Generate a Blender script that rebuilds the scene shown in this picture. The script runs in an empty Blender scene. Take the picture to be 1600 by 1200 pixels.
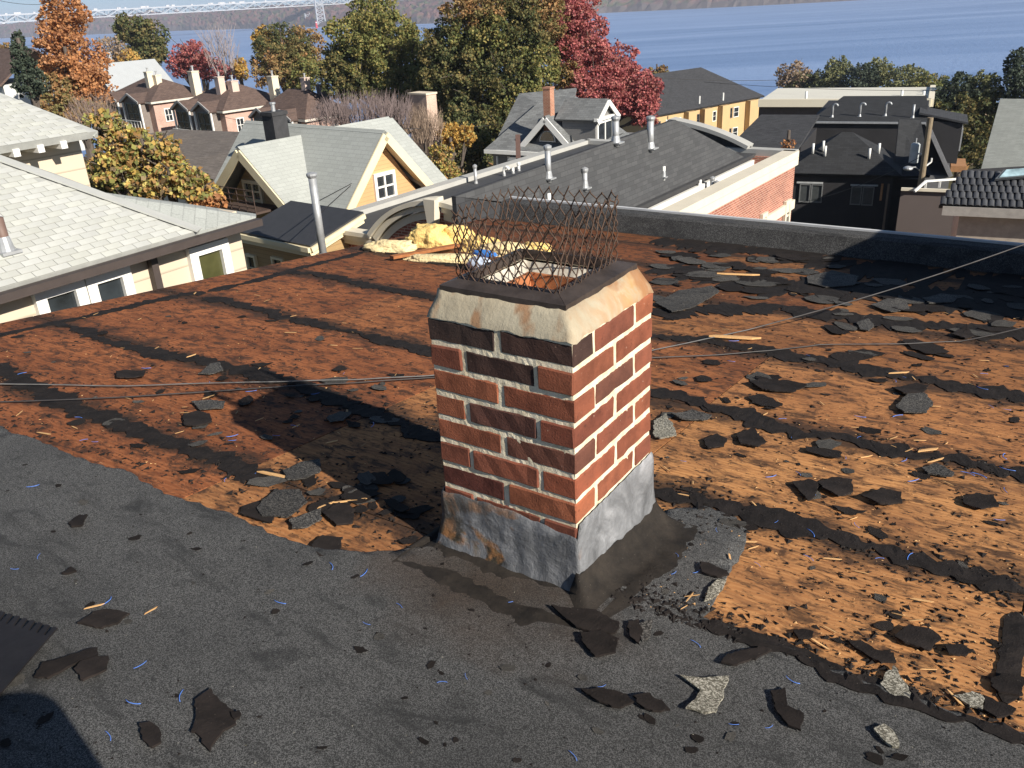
import bpy, bmesh, math, random
from mathutils import Vector as V, Matrix, noise
rnd = random.Random(7)
SC = bpy.context.scene
COL = SC.collection
# ------------------------------------------------------------------ camera, light, sky
FPX = 1337.17
CR = V((0.8309959, 0.55393466, -0.05101181)); CU = V((-0.19072896, 0.36986302, 0.90929853)); CF = V((-0.52255936, 0.74589392, -0.41300603))
cd = bpy.data.cameras.new('camera'); cam = bpy.data.objects.new('camera', cd); COL.objects.link(cam)
cd.sensor_width = 36; cd.lens = 36 * FPX / 1600; cd.clip_start = 0.05; cd.clip_end = 20000
m = Matrix((CR, CU, -CF)).transposed().to_4x4(); cam.matrix_world = m
SC.camera = cam
SUNV = V((1.31, -0.27, 0.76)).normalized()          # towards the sun
sl = bpy.data.lights.new('sun', 'SUN'); sun = bpy.data.objects.new('sun', sl); COL.objects.link(sun)
sl.energy = 5.0; sl.angle = math.radians(0.53); sl.color = (1.0, 0.93, 0.82)
sun.rotation_euler = (-SUNV).to_track_quat('-Z', 'Y').to_euler(); sun.location = (30, -8, 40)
W = bpy.data.worlds.new('World'); SC.world = W; W.use_nodes = True
wn = W.node_tree.nodes; wl = W.node_tree.links; wn.clear()
sky = wn.new('ShaderNodeTexSky'); sky.sky_type = 'NISHITA'; sky.sun_disc = False
sky.sun_elevation = math.asin(SUNV.z); sky.sun_rotation = math.atan2(SUNV.x, SUNV.y)
sky.air_density = 1.0; sky.dust_density = 0.2; sky.ozone_density = 2.0
bg = wn.new('ShaderNodeBackground'); bg.inputs[1].default_value = 0.06; wo = wn.new('ShaderNodeOutputWorld')
wt = wn.new('ShaderNodeTexCoord'); wa = wn.new('ShaderNodeVectorMath'); wa.operation = 'ADD'; wa.inputs[1].default_value = (0, 0, .10); wz = wn.new('ShaderNodeVectorMath'); wz.operation = 'NORMALIZE'
wl.new(wt.outputs['Generated'], wa.inputs[0]); wl.new(wa.outputs[0], wz.inputs[0]); wl.new(wz.outputs[0], sky.inputs[0])
wl.new(sky.outputs[0], bg.inputs[0]); wl.new(bg.outputs[0], wo.inputs[0])
SC.view_settings.view_transform = 'Standard'; SC.view_settings.look = 'None'; SC.view_settings.gamma = 1
SC.view_settings.use_curve_mapping = False; SC.view_settings.exposure = 0.62
SC.render.engine = 'CYCLES'; SC.cycles.use_denoising = True; SC.cycles.max_bounces = 6; SC.cycles.volume_bounces = 0

# ------------------------------------------------------------------ photo pixel -> place helpers
def D(px, py): return CR * ((px - 800) / FPX) - CU * ((py - 600) / FPX) + CF
def at(px, py, dep): return D(px, py) * dep
def onZ(px, py, z): d = D(px, py); return d * (z / d.z)
def onX(px, py, x): d = D(px, py); return d * (x / d.x)
def onY(px, py, y): d = D(px, py); return d * (y / d.y)
def onP(px, py, p, n): d = D(px, py); return d * (p.dot(n) / d.dot(n))
def proj(p): z = p.dot(CF); return 800 + FPX * p.dot(CR) / z, 600 - FPX * p.dot(CU) / z
def along(p, d, px):            # point on the line p + t d seen at column px
    a = CR - CF * ((px - 800) / FPX); return p + d * (-p.dot(a) / d.dot(a))
def dz(Y): return -1.36 - 0.1 * (Y - 1.491)          # roof deck height
def deck(px, py, h=0.0):
    d = D(px, py); k = (-1.36 + 0.1 * 1.491 + h) / (d.z + 0.1 * d.y); return d * k
NDECK = V((0, 0.1, 1)).normalized()

# ------------------------------------------------------------------ mesh helpers
class MB:
    def __init__(s): s.v = []; s.f = []; s.mi = []; s.c = None
    def add(s, vs, fs, mi=0):
        o = len(s.v); s.v += [tuple(p) for p in vs]; s.f += [tuple(i + o for i in f) for f in fs]; s.mi += [mi] * len(fs); return s
    def box(s, c, size, ax=None, mi=0):
        c = V(c); h = [x / 2 for x in size]; ax = ax or (V((1, 0, 0)), V((0, 1, 0)), V((0, 0, 1)))
        vs = [c + ax[0] * (i * h[0]) + ax[1] * (j * h[1]) + ax[2] * (k * h[2]) for k in (-1, 1) for j in (-1, 1) for i in (-1, 1)]
        return s.add(vs, [(0, 2, 3, 1), (4, 5, 7, 6), (0, 1, 5, 4), (2, 6, 7, 3), (0, 4, 6, 2), (1, 3, 7, 5)], mi)
    def ext(s, pts, vec, mi=0):                       # polygon extruded by vec
        n = len(pts); pts = [V(p) for p in pts]; vec = V(vec)
        vs = pts + [p + vec for p in pts]
        return s.add(vs, [tuple(range(n)), tuple(range(2 * n - 1, n - 1, -1))] + [(i, i + n, (i + 1) % n + n, (i + 1) % n) for i in range(n)], mi)
    def slab(s, pts, t, mi=0):                        # polygon, thickness t below its upper side
        pts = [V(p) for p in pts]; n = V((0, 0, 0))
        for i in range(len(pts)): n += pts[i].cross(pts[(i + 1) % len(pts)])
        n.normalize()
        if n.z < 0: n = -n
        return s.ext(pts, -n * t, mi)
    def tube(s, path, r, n=8, cap=True, mi=0):
        path = [V(p) for p in path]; k = len(path); rs = r if isinstance(r, (list, tuple)) else [r] * k; vs = []; prev = None
        for i, p in enumerate(path):
            t = (path[min(i + 1, k - 1)] - path[max(i - 1, 0)]).normalized()
            a = prev - t * prev.dot(t) if prev else (V((0, 0, 1)).cross(t) if abs(t.z) < .9 else V((1, 0, 0)).cross(t))
            a.normalize(); prev = a; b = t.cross(a)
            vs += [p + (a * math.cos(q * 2 * math.pi / n) + b * math.sin(q * 2 * math.pi / n)) * rs[i] for q in range(n)]
        fs = [(i * n + q, i * n + (q + 1) % n, (i + 1) * n + (q + 1) % n, (i + 1) * n + q) for i in range(k - 1) for q in range(n)]
        if cap: fs += [tuple(range(n - 1, -1, -1)), tuple(range((k - 1) * n, k * n))]
        return s.add(vs, fs, mi)
    def beam(s, a, b, w, h=None, mi=0, up=V((0, 0, 1))):   # square bar from a to b
        a = V(a); b = V(b); t = (b - a); L = t.length; t.normalize(); x = t.cross(up)
        if x.length < 1e-4: x = V((1, 0, 0))
        x.normalize(); y = x.cross(t).normalized(); return s.box((a + b) / 2, (L, w, h or w), (t, x, y), mi)
    def build(s, name, mats, parent=None, smooth=False, tint=None):
        me = bpy.data.meshes.new(name); me.from_pydata(s.v, [], s.f); me.update()
        bm = bmesh.new(); bm.from_mesh(me); bmesh.ops.recalc_face_normals(bm, faces=bm.faces); bm.to_mesh(me); bm.free()
        mats = mats if isinstance(mats, (list, tuple)) else [mats]
        for q in mats: me.materials.append(q)
        if len(mats) > 1: me.polygons.foreach_set('material_index', s.mi)
        uvmap(me)
        if smooth: me.polygons.foreach_set('use_smooth', [True] * len(me.polygons))
        if tint:
            ca = me.color_attributes.new('tint', 'FLOAT_COLOR', 'POINT'); fl = []
            for c in tint: fl += [c[0], c[1], c[2], 1]
            ca.data.foreach_set('color', fl)
        return link(name, me, parent)
def uvmap(me):                                        # metric uv on each face: u level, v up the slope
    uv = me.uv_layers.new(name='UVMap'); co = me.vertices; out = [0.0] * (2 * len(me.loops))
    for p in me.polygons:
        n = p.normal
        if abs(n.z) > .999: a = V((1, 0, 0)); b = V((0, 1, 0))
        else: a = V((-n.y, n.x, 0)).normalized(); b = n.cross(a)
        for li in p.loop_indices:
            q = co[me.loops[li].vertex_index].co; out[2 * li] = q.dot(a); out[2 * li + 1] = q.dot(b)
    uv.data.foreach_set('uv', out)
def link(name, data, parent=None):
    o = bpy.data.objects.new(name, data); COL.objects.link(o)
    if parent: o.parent = parent
    return o
def tag(o, label, cat, group=None):
    o['label'] = label; o['category'] = cat
    if group: o['group'] = group
    return o
def thing(name, label, cat, group=None, loc=(0, 0, 0)):
    o = bpy.data.objects.new(name, None); o.empty_display_size = .2; COL.objects.link(o); o.location = loc; return tag(o, label, cat, group)
def struct(o, kind='structure'): o['kind'] = kind; return o

# ------------------------------------------------------------------ materials
class N:
    def __init__(s, name):
        s.m = bpy.data.materials.new(name); s.m.use_nodes = True; s.t = s.m.node_tree; s.n = s.t.nodes; s.l = s.t.links
        s.p = s.n['Principled BSDF']; s.tc = s.n.new('ShaderNodeTexCoord')
    def node(s, typ, ins=None, **kw):
        q = s.n.new('ShaderNode' + typ)
        for k, v in kw.items(): setattr(q, k, v)
        for k, v in (ins or {}).items(): s.set(q.inputs[k], v)
        return q
    def set(s, inp, v):
        if hasattr(v, 'is_output') or isinstance(v, bpy.types.NodeSocket): s.l.new(v, inp)
        else: inp.default_value = v
    def co(s, kind='Object', scale=(1, 1, 1), rot=(0, 0, 0)):
        q = s.node('Mapping', {'Vector': s.tc.outputs[kind], 'Scale': scale, 'Rotation': rot}); return q.outputs[0]
    def noise(s, vec, scale=5., detail=4., rough=.55, dist=0.):
        return s.node('TexNoise', {'Vector': vec, 'Scale': scale, 'Detail': detail, 'Roughness': rough, 'Distortion': dist}).outputs['Fac']
    def ramp(s, fac, stops, interp='LINEAR'):
        q = s.node('ValToRGB', {'Fac': fac}); r = q.color_ramp; r.interpolation = interp
        while len(r.elements) < len(stops): r.elements.new(.5)
        for e, (p, c) in zip(r.elements, stops): e.position = p; e.color = (*c, 1) if len(c) == 3 else c
        return q.outputs['Color']
    def g(s, fac, a, b): return s.ramp(fac, [(a, (0, 0, 0)), (b, (1, 1, 1))])
    def mix(s, fac, a, b, mode='MIX'):
        q = s.node('MixRGB', {'Fac': fac, 'Color1': a if not isinstance(a, tuple) else (*a, 1), 'Color2': b if not isinstance(b, tuple) else (*b, 1)}, blend_type=mode); return q.outputs[0]
    def math(s, op, a, b=0.): return s.node('Math', {0: a, 1: b}, operation=op).outputs[0]
    def bump(s, h, strength=.3, dist=.01):
        q = s.node('Bump', {'Height': h, 'Strength': strength, 'Distance': dist}); s.l.new(q.outputs[0], s.p.inputs['Normal'])
    def out(s, col=None, rough=None, metal=None, spec=None):
        if col is not None: s.set(s.p.inputs['Base Color'], (*col, 1) if isinstance(col, tuple) and len(col) == 3 else col)
        if rough is not None: s.set(s.p.inputs['Roughness'], rough)
        if metal is not None: s.p.inputs['Metallic'].default_value = metal
        if spec is not None: s.p.inputs['Specular IOR Level'].default_value = spec
        return s.m
def mul(c, k): return tuple(x * k for x in c)
def plain(name, c, rough=.75, var=.18, scale=6, bump=.15, bscale=60, metal=0, kind='Object', bd=.004, objcol=False):
    n = N(name); v = n.co(kind); f = n.noise(v, scale, 5, .6); col = n.ramp(f, [(.25, mul(c, 1 - var)), (.75, mul(c, 1 + var))])
    if objcol: oi = n.node('ObjectInfo'); col = n.mix(1., col, oi.outputs['Color'], 'MULTIPLY')
    if bump: n.bump(n.noise(v, bscale, 4, .6), bump, bd)
    return n.out(col, rough, metal)
def shingle(name, c, w=.3, h=.14, var=.35, gap=.35, rough=.9, blot=.25):   # asphalt shingle courses on metric uv
    n = N(name); v = n.co('UV'); b = n.node('TexBrick', {'Vector': v, 'Color1': (*mul(c, 1 - var), 1), 'Color2': (*mul(c, 1 + var), 1), 'Mortar': (*mul(c, gap), 1), 'Scale': 1., 'Mortar Size': .008, 'Mortar Smooth': .2, 'Bias': 0., 'Brick Width': w, 'Row Height': h}, offset=.5)
    f = n.noise(n.co('Object'), .9, 4, .6); col = n.mix(blot, b.outputs[0], n.ramp(f, [(.3, mul(c, .6)), (.7, mul(c, 1.35))]))
    g = n.noise(v, 40, 2, .7); col = n.mix(.25, col, n.ramp(g, [(.3, mul(c, .5)), (.7, mul(c, 1.5))]))
    n.bump(b.outputs['Fac'], -.5, .01); return n.out(col, rough, 0, .3)
def bricks(name, c1, c2, mort, w=.2, h=.068, ms=.01):
    n = N(name); v = n.co('UV'); b = n.node('TexBrick', {'Vector': v, 'Color1': (*c1, 1), 'Color2': (*c2, 1), 'Mortar': (*mort, 1), 'Scale': 1., 'Mortar Size': ms, 'Mortar Smooth': .1, 'Bias': -.1, 'Brick Width': w, 'Row Height': h})
    f = n.noise(n.co('Object'), 1.5, 5, .65); col = n.mix(.3, b.outputs[0], n.ramp(f, [(.3, mul(c1, .55)), (.7, mul(c2, 1.4))]))
    n.bump(b.outputs['Fac'], -.5, .008); return n.out(col, .9, 0, .2)
def siding(name, c, h=.12, var=.06):
    n = N(name); v = n.co('UV'); s = n.node('SeparateXYZ', {0: v}); fr = n.math('FRACT', n.math('DIVIDE', s.outputs[1], h))
    col = n.mix(n.g(fr, .02, .12), mul(c, .62), n.ramp(n.noise(n.co('Object'), 1.2, 4), [(.3, mul(c, 1 - var)), (.7, mul(c, 1 + var))]))
    n.bump(fr, .6, .012); return n.out(col, .7, 0, .3)
def glassy(name, c=(.02, .025, .03)):
    n = N(name); return n.out(n.ramp(n.noise(n.co('Object'), 2.2, 3), [(.3, mul(c, .5)), (.7, mul(c, 1.8))]), .06, 0, .8)
WHITE = plain('white_paint', (.78, .77, .73), .55, .05, 3, .05)
CREAMT = plain('cream_trim', (.74, .64, .42), .6, .06, 3, .05)
GLASS = glassy('window_glass')
GALV = plain('galvanised_metal', (.42, .43, .44), .5, .2, 8, .08, 30, metal=.45)
PVC = plain('white_plastic_pipe', (.75, .75, .72), .5, .05, 3, .03)
DARKM = plain('dark_metal', (.03, .028, .026), .45, .3, 10, .1, 40, metal=.4)
# ------------------------------------------------------------------ our roof: materials
def m_wood():
    n = N('plywood'); oi = n.node('ObjectInfo'); off = n.node('CombineXYZ', {0: n.math('MULTIPLY', oi.outputs['Random'], 37.), 1: n.math('MULTIPLY', oi.outputs['Random'], 91.)})
    base = n.node('VectorMath', {0: n.tc.outputs['Object'], 1: off.outputs[0]}, operation='ADD').outputs[0]
    def mp(s): return n.node('Mapping', {'Vector': base, 'Scale': s}).outputs[0]
    w = n.node('TexWave', {'Vector': mp((.45, 1, 1)), 'Scale': 17., 'Distortion': 8., 'Detail': 3., 'Detail Scale': .9, 'Detail Roughness': .6}, wave_type='BANDS', bands_direction='Y').outputs['Fac']
    fine = n.noise(mp((6, 110, 1)), 1, 4, .6); blot = n.noise(mp((1.2, 2, 1)), 1.5, 5, .65)
    c = n.ramp(w, [(.05, (.36, .18, .075)), (.5, (.42, .228, .10)), (.95, (.49, .28, .13))])
    c = n.mix(.35, c, n.ramp(fine, [(.25, (.23, .115, .052)), (.7, (.54, .31, .14))]))
    c = n.mix(n.g(blot, .38, .68), c, n.mix(.6, c, (.16, .078, .042)))
    bl2 = n.noise(mp((3, 5, 1)), 2.5, 6, .7, .8); c = n.mix(n.math('MULTIPLY', n.g(bl2, .5, .62), .55), c, (.12, .062, .038))
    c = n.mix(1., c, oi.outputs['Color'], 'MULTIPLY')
    # tar residue and dirt left where the felt was torn off
    t1 = n.noise(mp((5, 9, 1)), 2.2, 8, .72, .6); t2 = n.noise(mp((18, 40, 1)), 1.6, 5, .7)
    c = n.mix(n.math('MULTIPLY', n.g(t1, .485, .60), .82), c, (.035, .022, .016))
    c = n.mix(n.math('MULTIPLY', n.g(t2, .575, .63), .95), c, (.014, .011, .010))
    gy = n.node('SeparateXYZ', {0: n.tc.outputs['Generated']}).outputs[1]; ed_ = n.math('ABSOLUTE', n.math('SUBTRACT', gy, .5)); lap = n.math('ADD', ed_, n.math('MULTIPLY', n.math('SUBTRACT', n.noise(mp((3.5, 5, 1)), 1.6, 7, .72, .7), .5), .55))
    c = n.mix(n.math('MULTIPLY', n.g(lap, .33, .46), .88), c, n.mix(n.g(t2, .4, .6), (.016, .012, .010), (.055, .033, .022)))
    s3 = n.noise(mp((14, 130, 1)), 1.1, 3, .7); c = n.mix(n.g(s3, .70, .76), c, (.66, .46, .24))
    n.bump(n.math('ADD', n.math('MULTIPLY', fine, .6), n.math('MULTIPLY', t2, .8)), .35, .0018); return n.out(c, .85, 0, .2)
WOOD = m_wood()
def m_granule(name, dark, light, stain=False, fuzz=420., objcol=False):
    n = N(name); v = n.co(); g = n.noise(v, fuzz, 3, .8); g2 = n.node('TexVoronoi', {'Vector': v, 'Scale': fuzz * .9}).outputs['Color']
    g2 = n.node('SeparateXYZ', {0: g2}).outputs[0]
    c = n.mix(n.g(n.math('ADD', n.math('MULTIPLY', g, .5), n.math('MULTIPLY', g2, .5)), .42, .72), dark, light)
    b = n.noise(v, 2.2, 5, .6); c = n.mix(n.g(b, .45, .75), c, n.mix(.5, c, mul(dark, .7)))
    sc = n.noise(n.co('Object', (1, 3, 1), (0, 0, .9)), 3.1, 5, .7, 1.); c = n.mix(n.math('MULTIPLY', n.g(sc, .52, .66), .75), c, mul(dark, .8))
    b2 = n.noise(v, 30, 4, .7); c = n.mix(n.math('MULTIPLY', n.g(b2, .62, .70), .7), c, mul(dark, .6))
    if stain:                                          # rusty run-off below the chimney
        gm = n.node('Mapping', {'Vector': n.tc.outputs['Object'], 'Location': (1.05 * 1.9, -1.36 * 3.1, 0), 'Scale': (1.9, 3.1, 0)}).outputs[0]
        dd = n.node('VectorMath', {0: gm}, operation='LENGTH').outputs['Value']
        k = n.g(n.math('SUBTRACT', n.math('ADD', n.noise(v, 5, 4), .35), dd), .0, .75)
        rr_ = n.noise(v, 4, 4, .6); c = n.mix(n.math('MULTIPLY', k, .85), c, n.mix(n.math('MULTIPLY', g2, .7), n.mix(n.g(rr_, .4, .62), (.016, .013, .011), (.05, .027, .013)), (.085, .055, .035)))
    if objcol: c = n.mix(1., c, n.node('ObjectInfo').outputs['Color'], 'MULTIPLY')
    n.bump(n.math('ADD', g, g2), .55, .003); return n.out(c, .8, 0, .35)
ROLL = m_granule('roll_roofing_granules', (.026, .0258, .025), (.155, .153, .149), True, 640.)
GRAN = m_granule('grey_granules', (.018, .017, .016), (.12, .115, .105), fuzz=350, objcol=True)
PALE = m_granule('pale_granules', (.11, .10, .075), (.48, .45, .37), fuzz=350)
def m_tar(name, a, b, rough=.85):
    n = N(name); v = n.co(); f = n.noise(v, 14, 7, .7); g = n.noise(v, 160, 3, .7); c = n.ramp(f, [(.3, a), (.7, b)])
    c = n.mix(n.g(g, .68, .74), c, (.12, .105, .09)); oi = n.node('ObjectInfo'); c = n.mix(1., c, oi.outputs['Color'], 'MULTIPLY')
    n.bump(n.math('ADD', f, n.math('MULTIPLY', g, .4)), .7, .006); return n.out(c, rough, 0, .15)
TAR = m_tar('tar_felt', (.010, .0085, .008), (.026, .021, .019)); TARB = m_tar('brown_mastic', (.014, .0125, .0115), (.040, .033, .027), .8)
# ------------------------------------------------------------------ our roof: deck
XL, XR, YB, YF = -4.57, 9.0, 6.28, -3.0
mb = MB(); mb.ext([(XL + .004, YF, dz(YF) - .018), (XR, YF, dz(YF) - .018), (XR, YB, dz(YB) - .018), (XL + .004, YB, dz(YB) - .018)], (0, 0, -.25))
DECK = struct(mb.build('roof_deck', plain('deck_joist_wood', (.16, .09, .05), .9)))
mb = MB(); mb.box(((XL + XR) / 2 + .12, (YF + YB) / 2, -6.5), (XR - XL - .3, YB - YF, 8.9))
tag(mb.build('row_house', bricks('own_house_brick', (.25, .10, .07), (.33, .15, .1), (.4, .36, .3))), 'brick walls under the torn plywood roof deck', 'house')
ys = [-3, -2.2, -1.4, -.6, .2, .9, 1.5, 2.12, 2.86, 3.66, 4.46, 5.22, 5.9, 6.28]
for i in range(len(ys) - 1):
    xs = [XL, -4.33] + ([-2.12, .05, 2.3, 4.6, 6.8] if i % 2 else [-3.3, -1.1 if ys[i] > 2.6 else -2.12, .05, 2.2, 4.4, 6.6]) + [XR]
    if ys[i] < 2.8: xs = sorted(set(xs + [-1.08]))
    for j in range(len(xs) - 1):
        a, b, c, d = xs[j] + .0025, xs[j + 1] - .0025, ys[i] + .0025, ys[i + 1] - .0025
        if ys[i + 1] <= .95 and j > 0: continue          # wholly under the roll roofing
        mb = MB(); cx, cy = (a + b) / 2, (c + d) / 2; t = .017 + rnd.uniform(-.0015, .0015)
        mb.ext([(a - cx, c - cy, dz(c) - dz(cy)), (b - cx, c - cy, dz(c) - dz(cy)), (b - cx, d - cy, dz(d) - dz(cy)), (a - cx, d - cy, dz(d) - dz(cy))], (0, 0, -t))
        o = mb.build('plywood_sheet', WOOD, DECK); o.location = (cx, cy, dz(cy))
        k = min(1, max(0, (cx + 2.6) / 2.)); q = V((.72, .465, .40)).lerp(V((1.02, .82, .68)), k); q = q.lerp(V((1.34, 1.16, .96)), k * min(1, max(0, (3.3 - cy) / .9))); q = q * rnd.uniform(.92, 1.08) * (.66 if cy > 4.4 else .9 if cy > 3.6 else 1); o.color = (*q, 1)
# ------------------------------------------------------------------ intact roll roofing in front
edge_px = [(0, 668), (20, 680), (56, 688), (88, 704), (128, 720), (200, 740), (264, 776), (340, 800), (376, 812), (420, 836), (460, 852), (500, 862), (545, 868), (600, 866), (640, 862), (690, 852)]
e2 = [(1044, 800), (1100, 792), (1150, 812), (1166, 832), (1160, 866), (1140, 893), (1124, 930), (1098, 966), (1142, 982), (1225, 1012), (1281, 1042), (1360, 1070), (1450, 1102), (1502, 1121), (1600, 1147)]
bd = [deck(*p) for p in edge_px] ; bd2 = [deck(*p) for p in e2]
line = [V((XL, 1.22, 0)), V((-3.8, 1.24, 0))] + bd + [V((-1.2, 1.6, 0)), V((-.95, 1.75, 0))] + bd2 + [V((.9, 1.53, 0)), V((XR, 1.5, 0))]
pts = []
for i in range(len(line) - 1):
    a, b = line[i], line[i + 1]; n = max(1, int((b - a).length / .02))
    for k in range(n):
        q = a.lerp(b, k / n); pts.append((q.x + .010 * noise.noise(V((q.x * 30, q.y * 30, 3))), q.y + .014 * noise.noise(V((q.x * 22, q.y * 22, 1))) + .008 * noise.noise(V((q.x * 70, q.y * 70, 2)))))
pts.append((XR, 1.5))
def rz(x, y): return .008 + .007 * noise.noise(V((x * 2.6 + y * 2, y * 1.8, 9))) + .0018 * noise.noise(V((x * 9, y * 9, 4)))
bm = bmesh.new(); bv = [bm.verts.new((x, y, 0)) for x, y in pts] + [bm.verts.new((XR, YF, 0)), bm.verts.new((XL, YF, 0))]
bm.faces.new(bv); bmesh.ops.triangulate(bm, faces=bm.faces)
for ax, lo, hi, st in ((0, -4.5, .6, .06), (1, .2, 2.1, .06)):
    k = lo
    while k < hi:
        bmesh.ops.bisect_plane(bm, geom=bm.verts[:] + bm.edges[:] + bm.faces[:], plane_co=(k, 0, 0) if ax == 0 else (0, k, 0), plane_no=(1, 0, 0) if ax == 0 else (0, 1, 0)); k += st
for v in bm.verts: v.co.z = dz(v.co.y) + rz(v.co.x, v.co.y)
ed = [e for e in bm.edges if e.is_boundary]
r = bmesh.ops.extrude_edge_only(bm, edges=ed)
for g in r['geom']:
    if isinstance(g, bmesh.types.BMVert): g.co.z -= .012
bmesh.ops.recalc_face_normals(bm, faces=bm.faces)
me = bpy.data.meshes.new('roll_roofing'); bm.to_mesh(me); bm.free(); me.materials.append(ROLL)
me.polygons.foreach_set('use_smooth', [True] * len(me.polygons))
struct(link('roll_roofing', me))
def sit(x, y):                                        # height of whatever is underfoot
    for i in range(len(pts) - 1):
        if pts[i][0] <= x <= pts[i + 1][0] or pts[i + 1][0] <= x <= pts[i][0]:
            if y < pts[i][1] - .004: return dz(y) + rz(x, y)
    return dz(y) + .001
# ------------------------------------------------------------------ torn felt strips left over the seams
def ribbon(pp, w, seed, mat, t=.003, lift=.0025, amp=.5, name='felt_strip', step=.016, waves=1.):
    """irregular flat strip along points pp (x,y); widths w at both ends"""
    L = [0]
    for a, b in zip(pp, pp[1:]): L.append(L[-1] + (V(b) - V(a)).length)
    n = max(4, int(L[-1] / step)); up = []; dn = []
    for i in range(n + 1):
        s = L[-1] * i / n; j = max(k for k in range(len(pp) - 1) if L[k] <= s + 1e-9); f = (s - L[j]) / (L[j + 1] - L[j]); c = V(pp[j]).lerp(V(pp[j + 1]), f)
        d = (V(pp[j + 1]) - V(pp[j])).normalized(); nr = V((-d.y, d.x)); ww = w[0] + (w[1] - w[0]) * i / n
        end = min(1, min(i, n - i) / 3 + .15)
        def e(sd): return end * ww / 2 * (1 + amp * (noise.noise(V((s * 6 * waves, seed, sd))) * 1.3 + noise.noise(V((s * 22 * waves, seed, sd + 5))) * .9 + noise.noise(V((s * 34, seed, sd + 9))) * .8 + .5 * min(0, noise.noise(V((s * 3.1, seed, sd + 20))) * 2.2) + noise.noise(V((s * 140, seed, sd + 12))) * .22))
        p = c + nr * e(1); q = c - nr * e(3); up.append(p); dn.append(q)
    mb = MB(); top = []
    for i in range(n + 1):
        for k in range(4):
            p = up[i].lerp(dn[i], k / 3); z = sit(p.x, p.y) + lift + t * (.5 + .9 * noise.noise(V((p.x * 45, p.y * 45, seed)))) * (1 if 0 < k < 3 else .5)
            top.append(V((p.x, p.y, z)))
    mb.v = top + [V((p.x, p.y, p.z - lift - t - .004)) for p in top]; N_ = len(top)
    for i in range(n):
        for k in range(3): mb.f.append((i * 4 + k, i * 4 + k + 1, i * 4 + k + 5, i * 4 + k + 4))
        mb.f.append((i * 4, i * 4 + 4, N_ + i * 4 + 4, N_ + i * 4)); mb.f.append((i * 4 + 3, N_ + i * 4 + 3, N_ + i * 4 + 7, i * 4 + 7))
    mb.f.append((0, N_, N_ + 1, 1)); mb.f.append((1, N_ + 1, N_ + 2, 2)); mb.f.append((2, N_ + 2, N_ + 3, 3)); e_ = 4 * n
    for k in range(3): mb.f.append((e_ + k, e_ + k + 1, N_ + e_ + k + 1, N_ + e_ + k))
    mb.mi = [0] * len(mb.f); mb.v = [tuple(p) for p in mb.v]
    o = mb.build(name, mat); return o
def P2(l): return [tuple(deck(*p).xy) for p in l]
strips = [([(-60, 556), (0, 576), (40, 600), (100, 630), (200, 668), (280, 696), (360, 728), (425, 750)], (.10, .085), 'left end of the roof running down to the rubble heap'),
          ([(90, 506), (168, 532), (240, 552), (320, 566), (400, 584), (470, 602), (560, 640), (690, 690)], (.075, .12), 'running into the chimney shadow'),
          ([(322, 465), (380, 477), (442, 495), (520, 512), (600, 532), (690, 556)], (.085, .085), 'ending at the upper bricks of the chimney from the left'),
          ([(448, 424), (490, 428), (545, 440), (605, 452), (705, 470)], (.10, .095), 'ending just below the metal chimney rim'),
          ([(570, 390), (642, 400), (712, 415), (760, 424)], (.11, .10), 'in front of the yellow insulation'),
          ([(1010, 610), (1112, 635), (1161, 650), (1262, 680), (1375, 695), (1469, 717), (1640, 748)], (.09, .13), 'crossing right of the chimney at mid height'),
          ([(1010, 524), (1150, 537), (1225, 558), (1300, 564), (1337, 575), (1450, 594), (1640, 628)], (.12, .15), 'just below the lying grey cable'),
          ([(1020, 492), (1124, 483), (1225, 481), (1281, 492), (1356, 500), (1469, 511), (1640, 526)], (.20, .24), 'crossing under the taut rising cable'),
          ([(1030, 417), (1150, 440), (1262, 451), (1337, 451), (1450, 466), (1640, 486)], (.38, .50), 'along the lower border of the deep shade, widened to darken it'),  # real felt, widened so its black also paints in shade
          ([(1020, 768), (1100, 786), (1187, 806), (1337, 851), (1450, 881), (1640, 934)], (.10, .085), 'above the bare square of bright plywood'),
          ([(1096, 974), (1142, 986), (1225, 1016), (1281, 1046), (1360, 1076), (1450, 1108), (1510, 1128), (1640, 1170)], (.075, .06), 'along the roll roofing edge below the bright plywood'),
          ([(1020, 376), (1100, 384), (1200, 394), (1330, 416)], (.40, .42), 'next to the low kerb at the back, widened to darken the shade'),  # felt residue widened; the extra black stands in for shade
          ([(1330, 418), (1460, 430), (1640, 452)], (.62, .8), 'inside the deep shade by the kerb, widened to darken it')]  # widest felt sheet, part residue and part painted shade
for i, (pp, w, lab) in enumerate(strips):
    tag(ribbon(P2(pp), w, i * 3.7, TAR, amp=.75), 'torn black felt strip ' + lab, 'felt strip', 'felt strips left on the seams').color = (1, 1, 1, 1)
o = ribbon(P2([(-40, 532), (0, 524), (94, 504), (174, 486), (236, 472), (288, 461), (322, 458)]), (.05, .09), 50, TAR, amp=.7); tag(o, 'torn black felt strip along the roof edge below the cream house windows', 'felt strip', 'felt strips left on the seams')
o = ribbon(P2([(325, 456), (395, 440), (450, 425), (488, 414), (540, 402), (582, 391)]), (.07, .06), 53, TAR, amp=.7); tag(o, 'torn black felt strip along the roof edge near the brick arch', 'felt strip', 'felt strips left on the seams')
o = ribbon(P2([(1588, 958), (1584, 1000), (1578, 1040), (1570, 1100)]), (.045, .05), 57, TAR, amp=.3); tag(o, 'short black felt strip closing the bright plywood at the right frame edge', 'felt strip', 'felt strips left on the seams')
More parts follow.
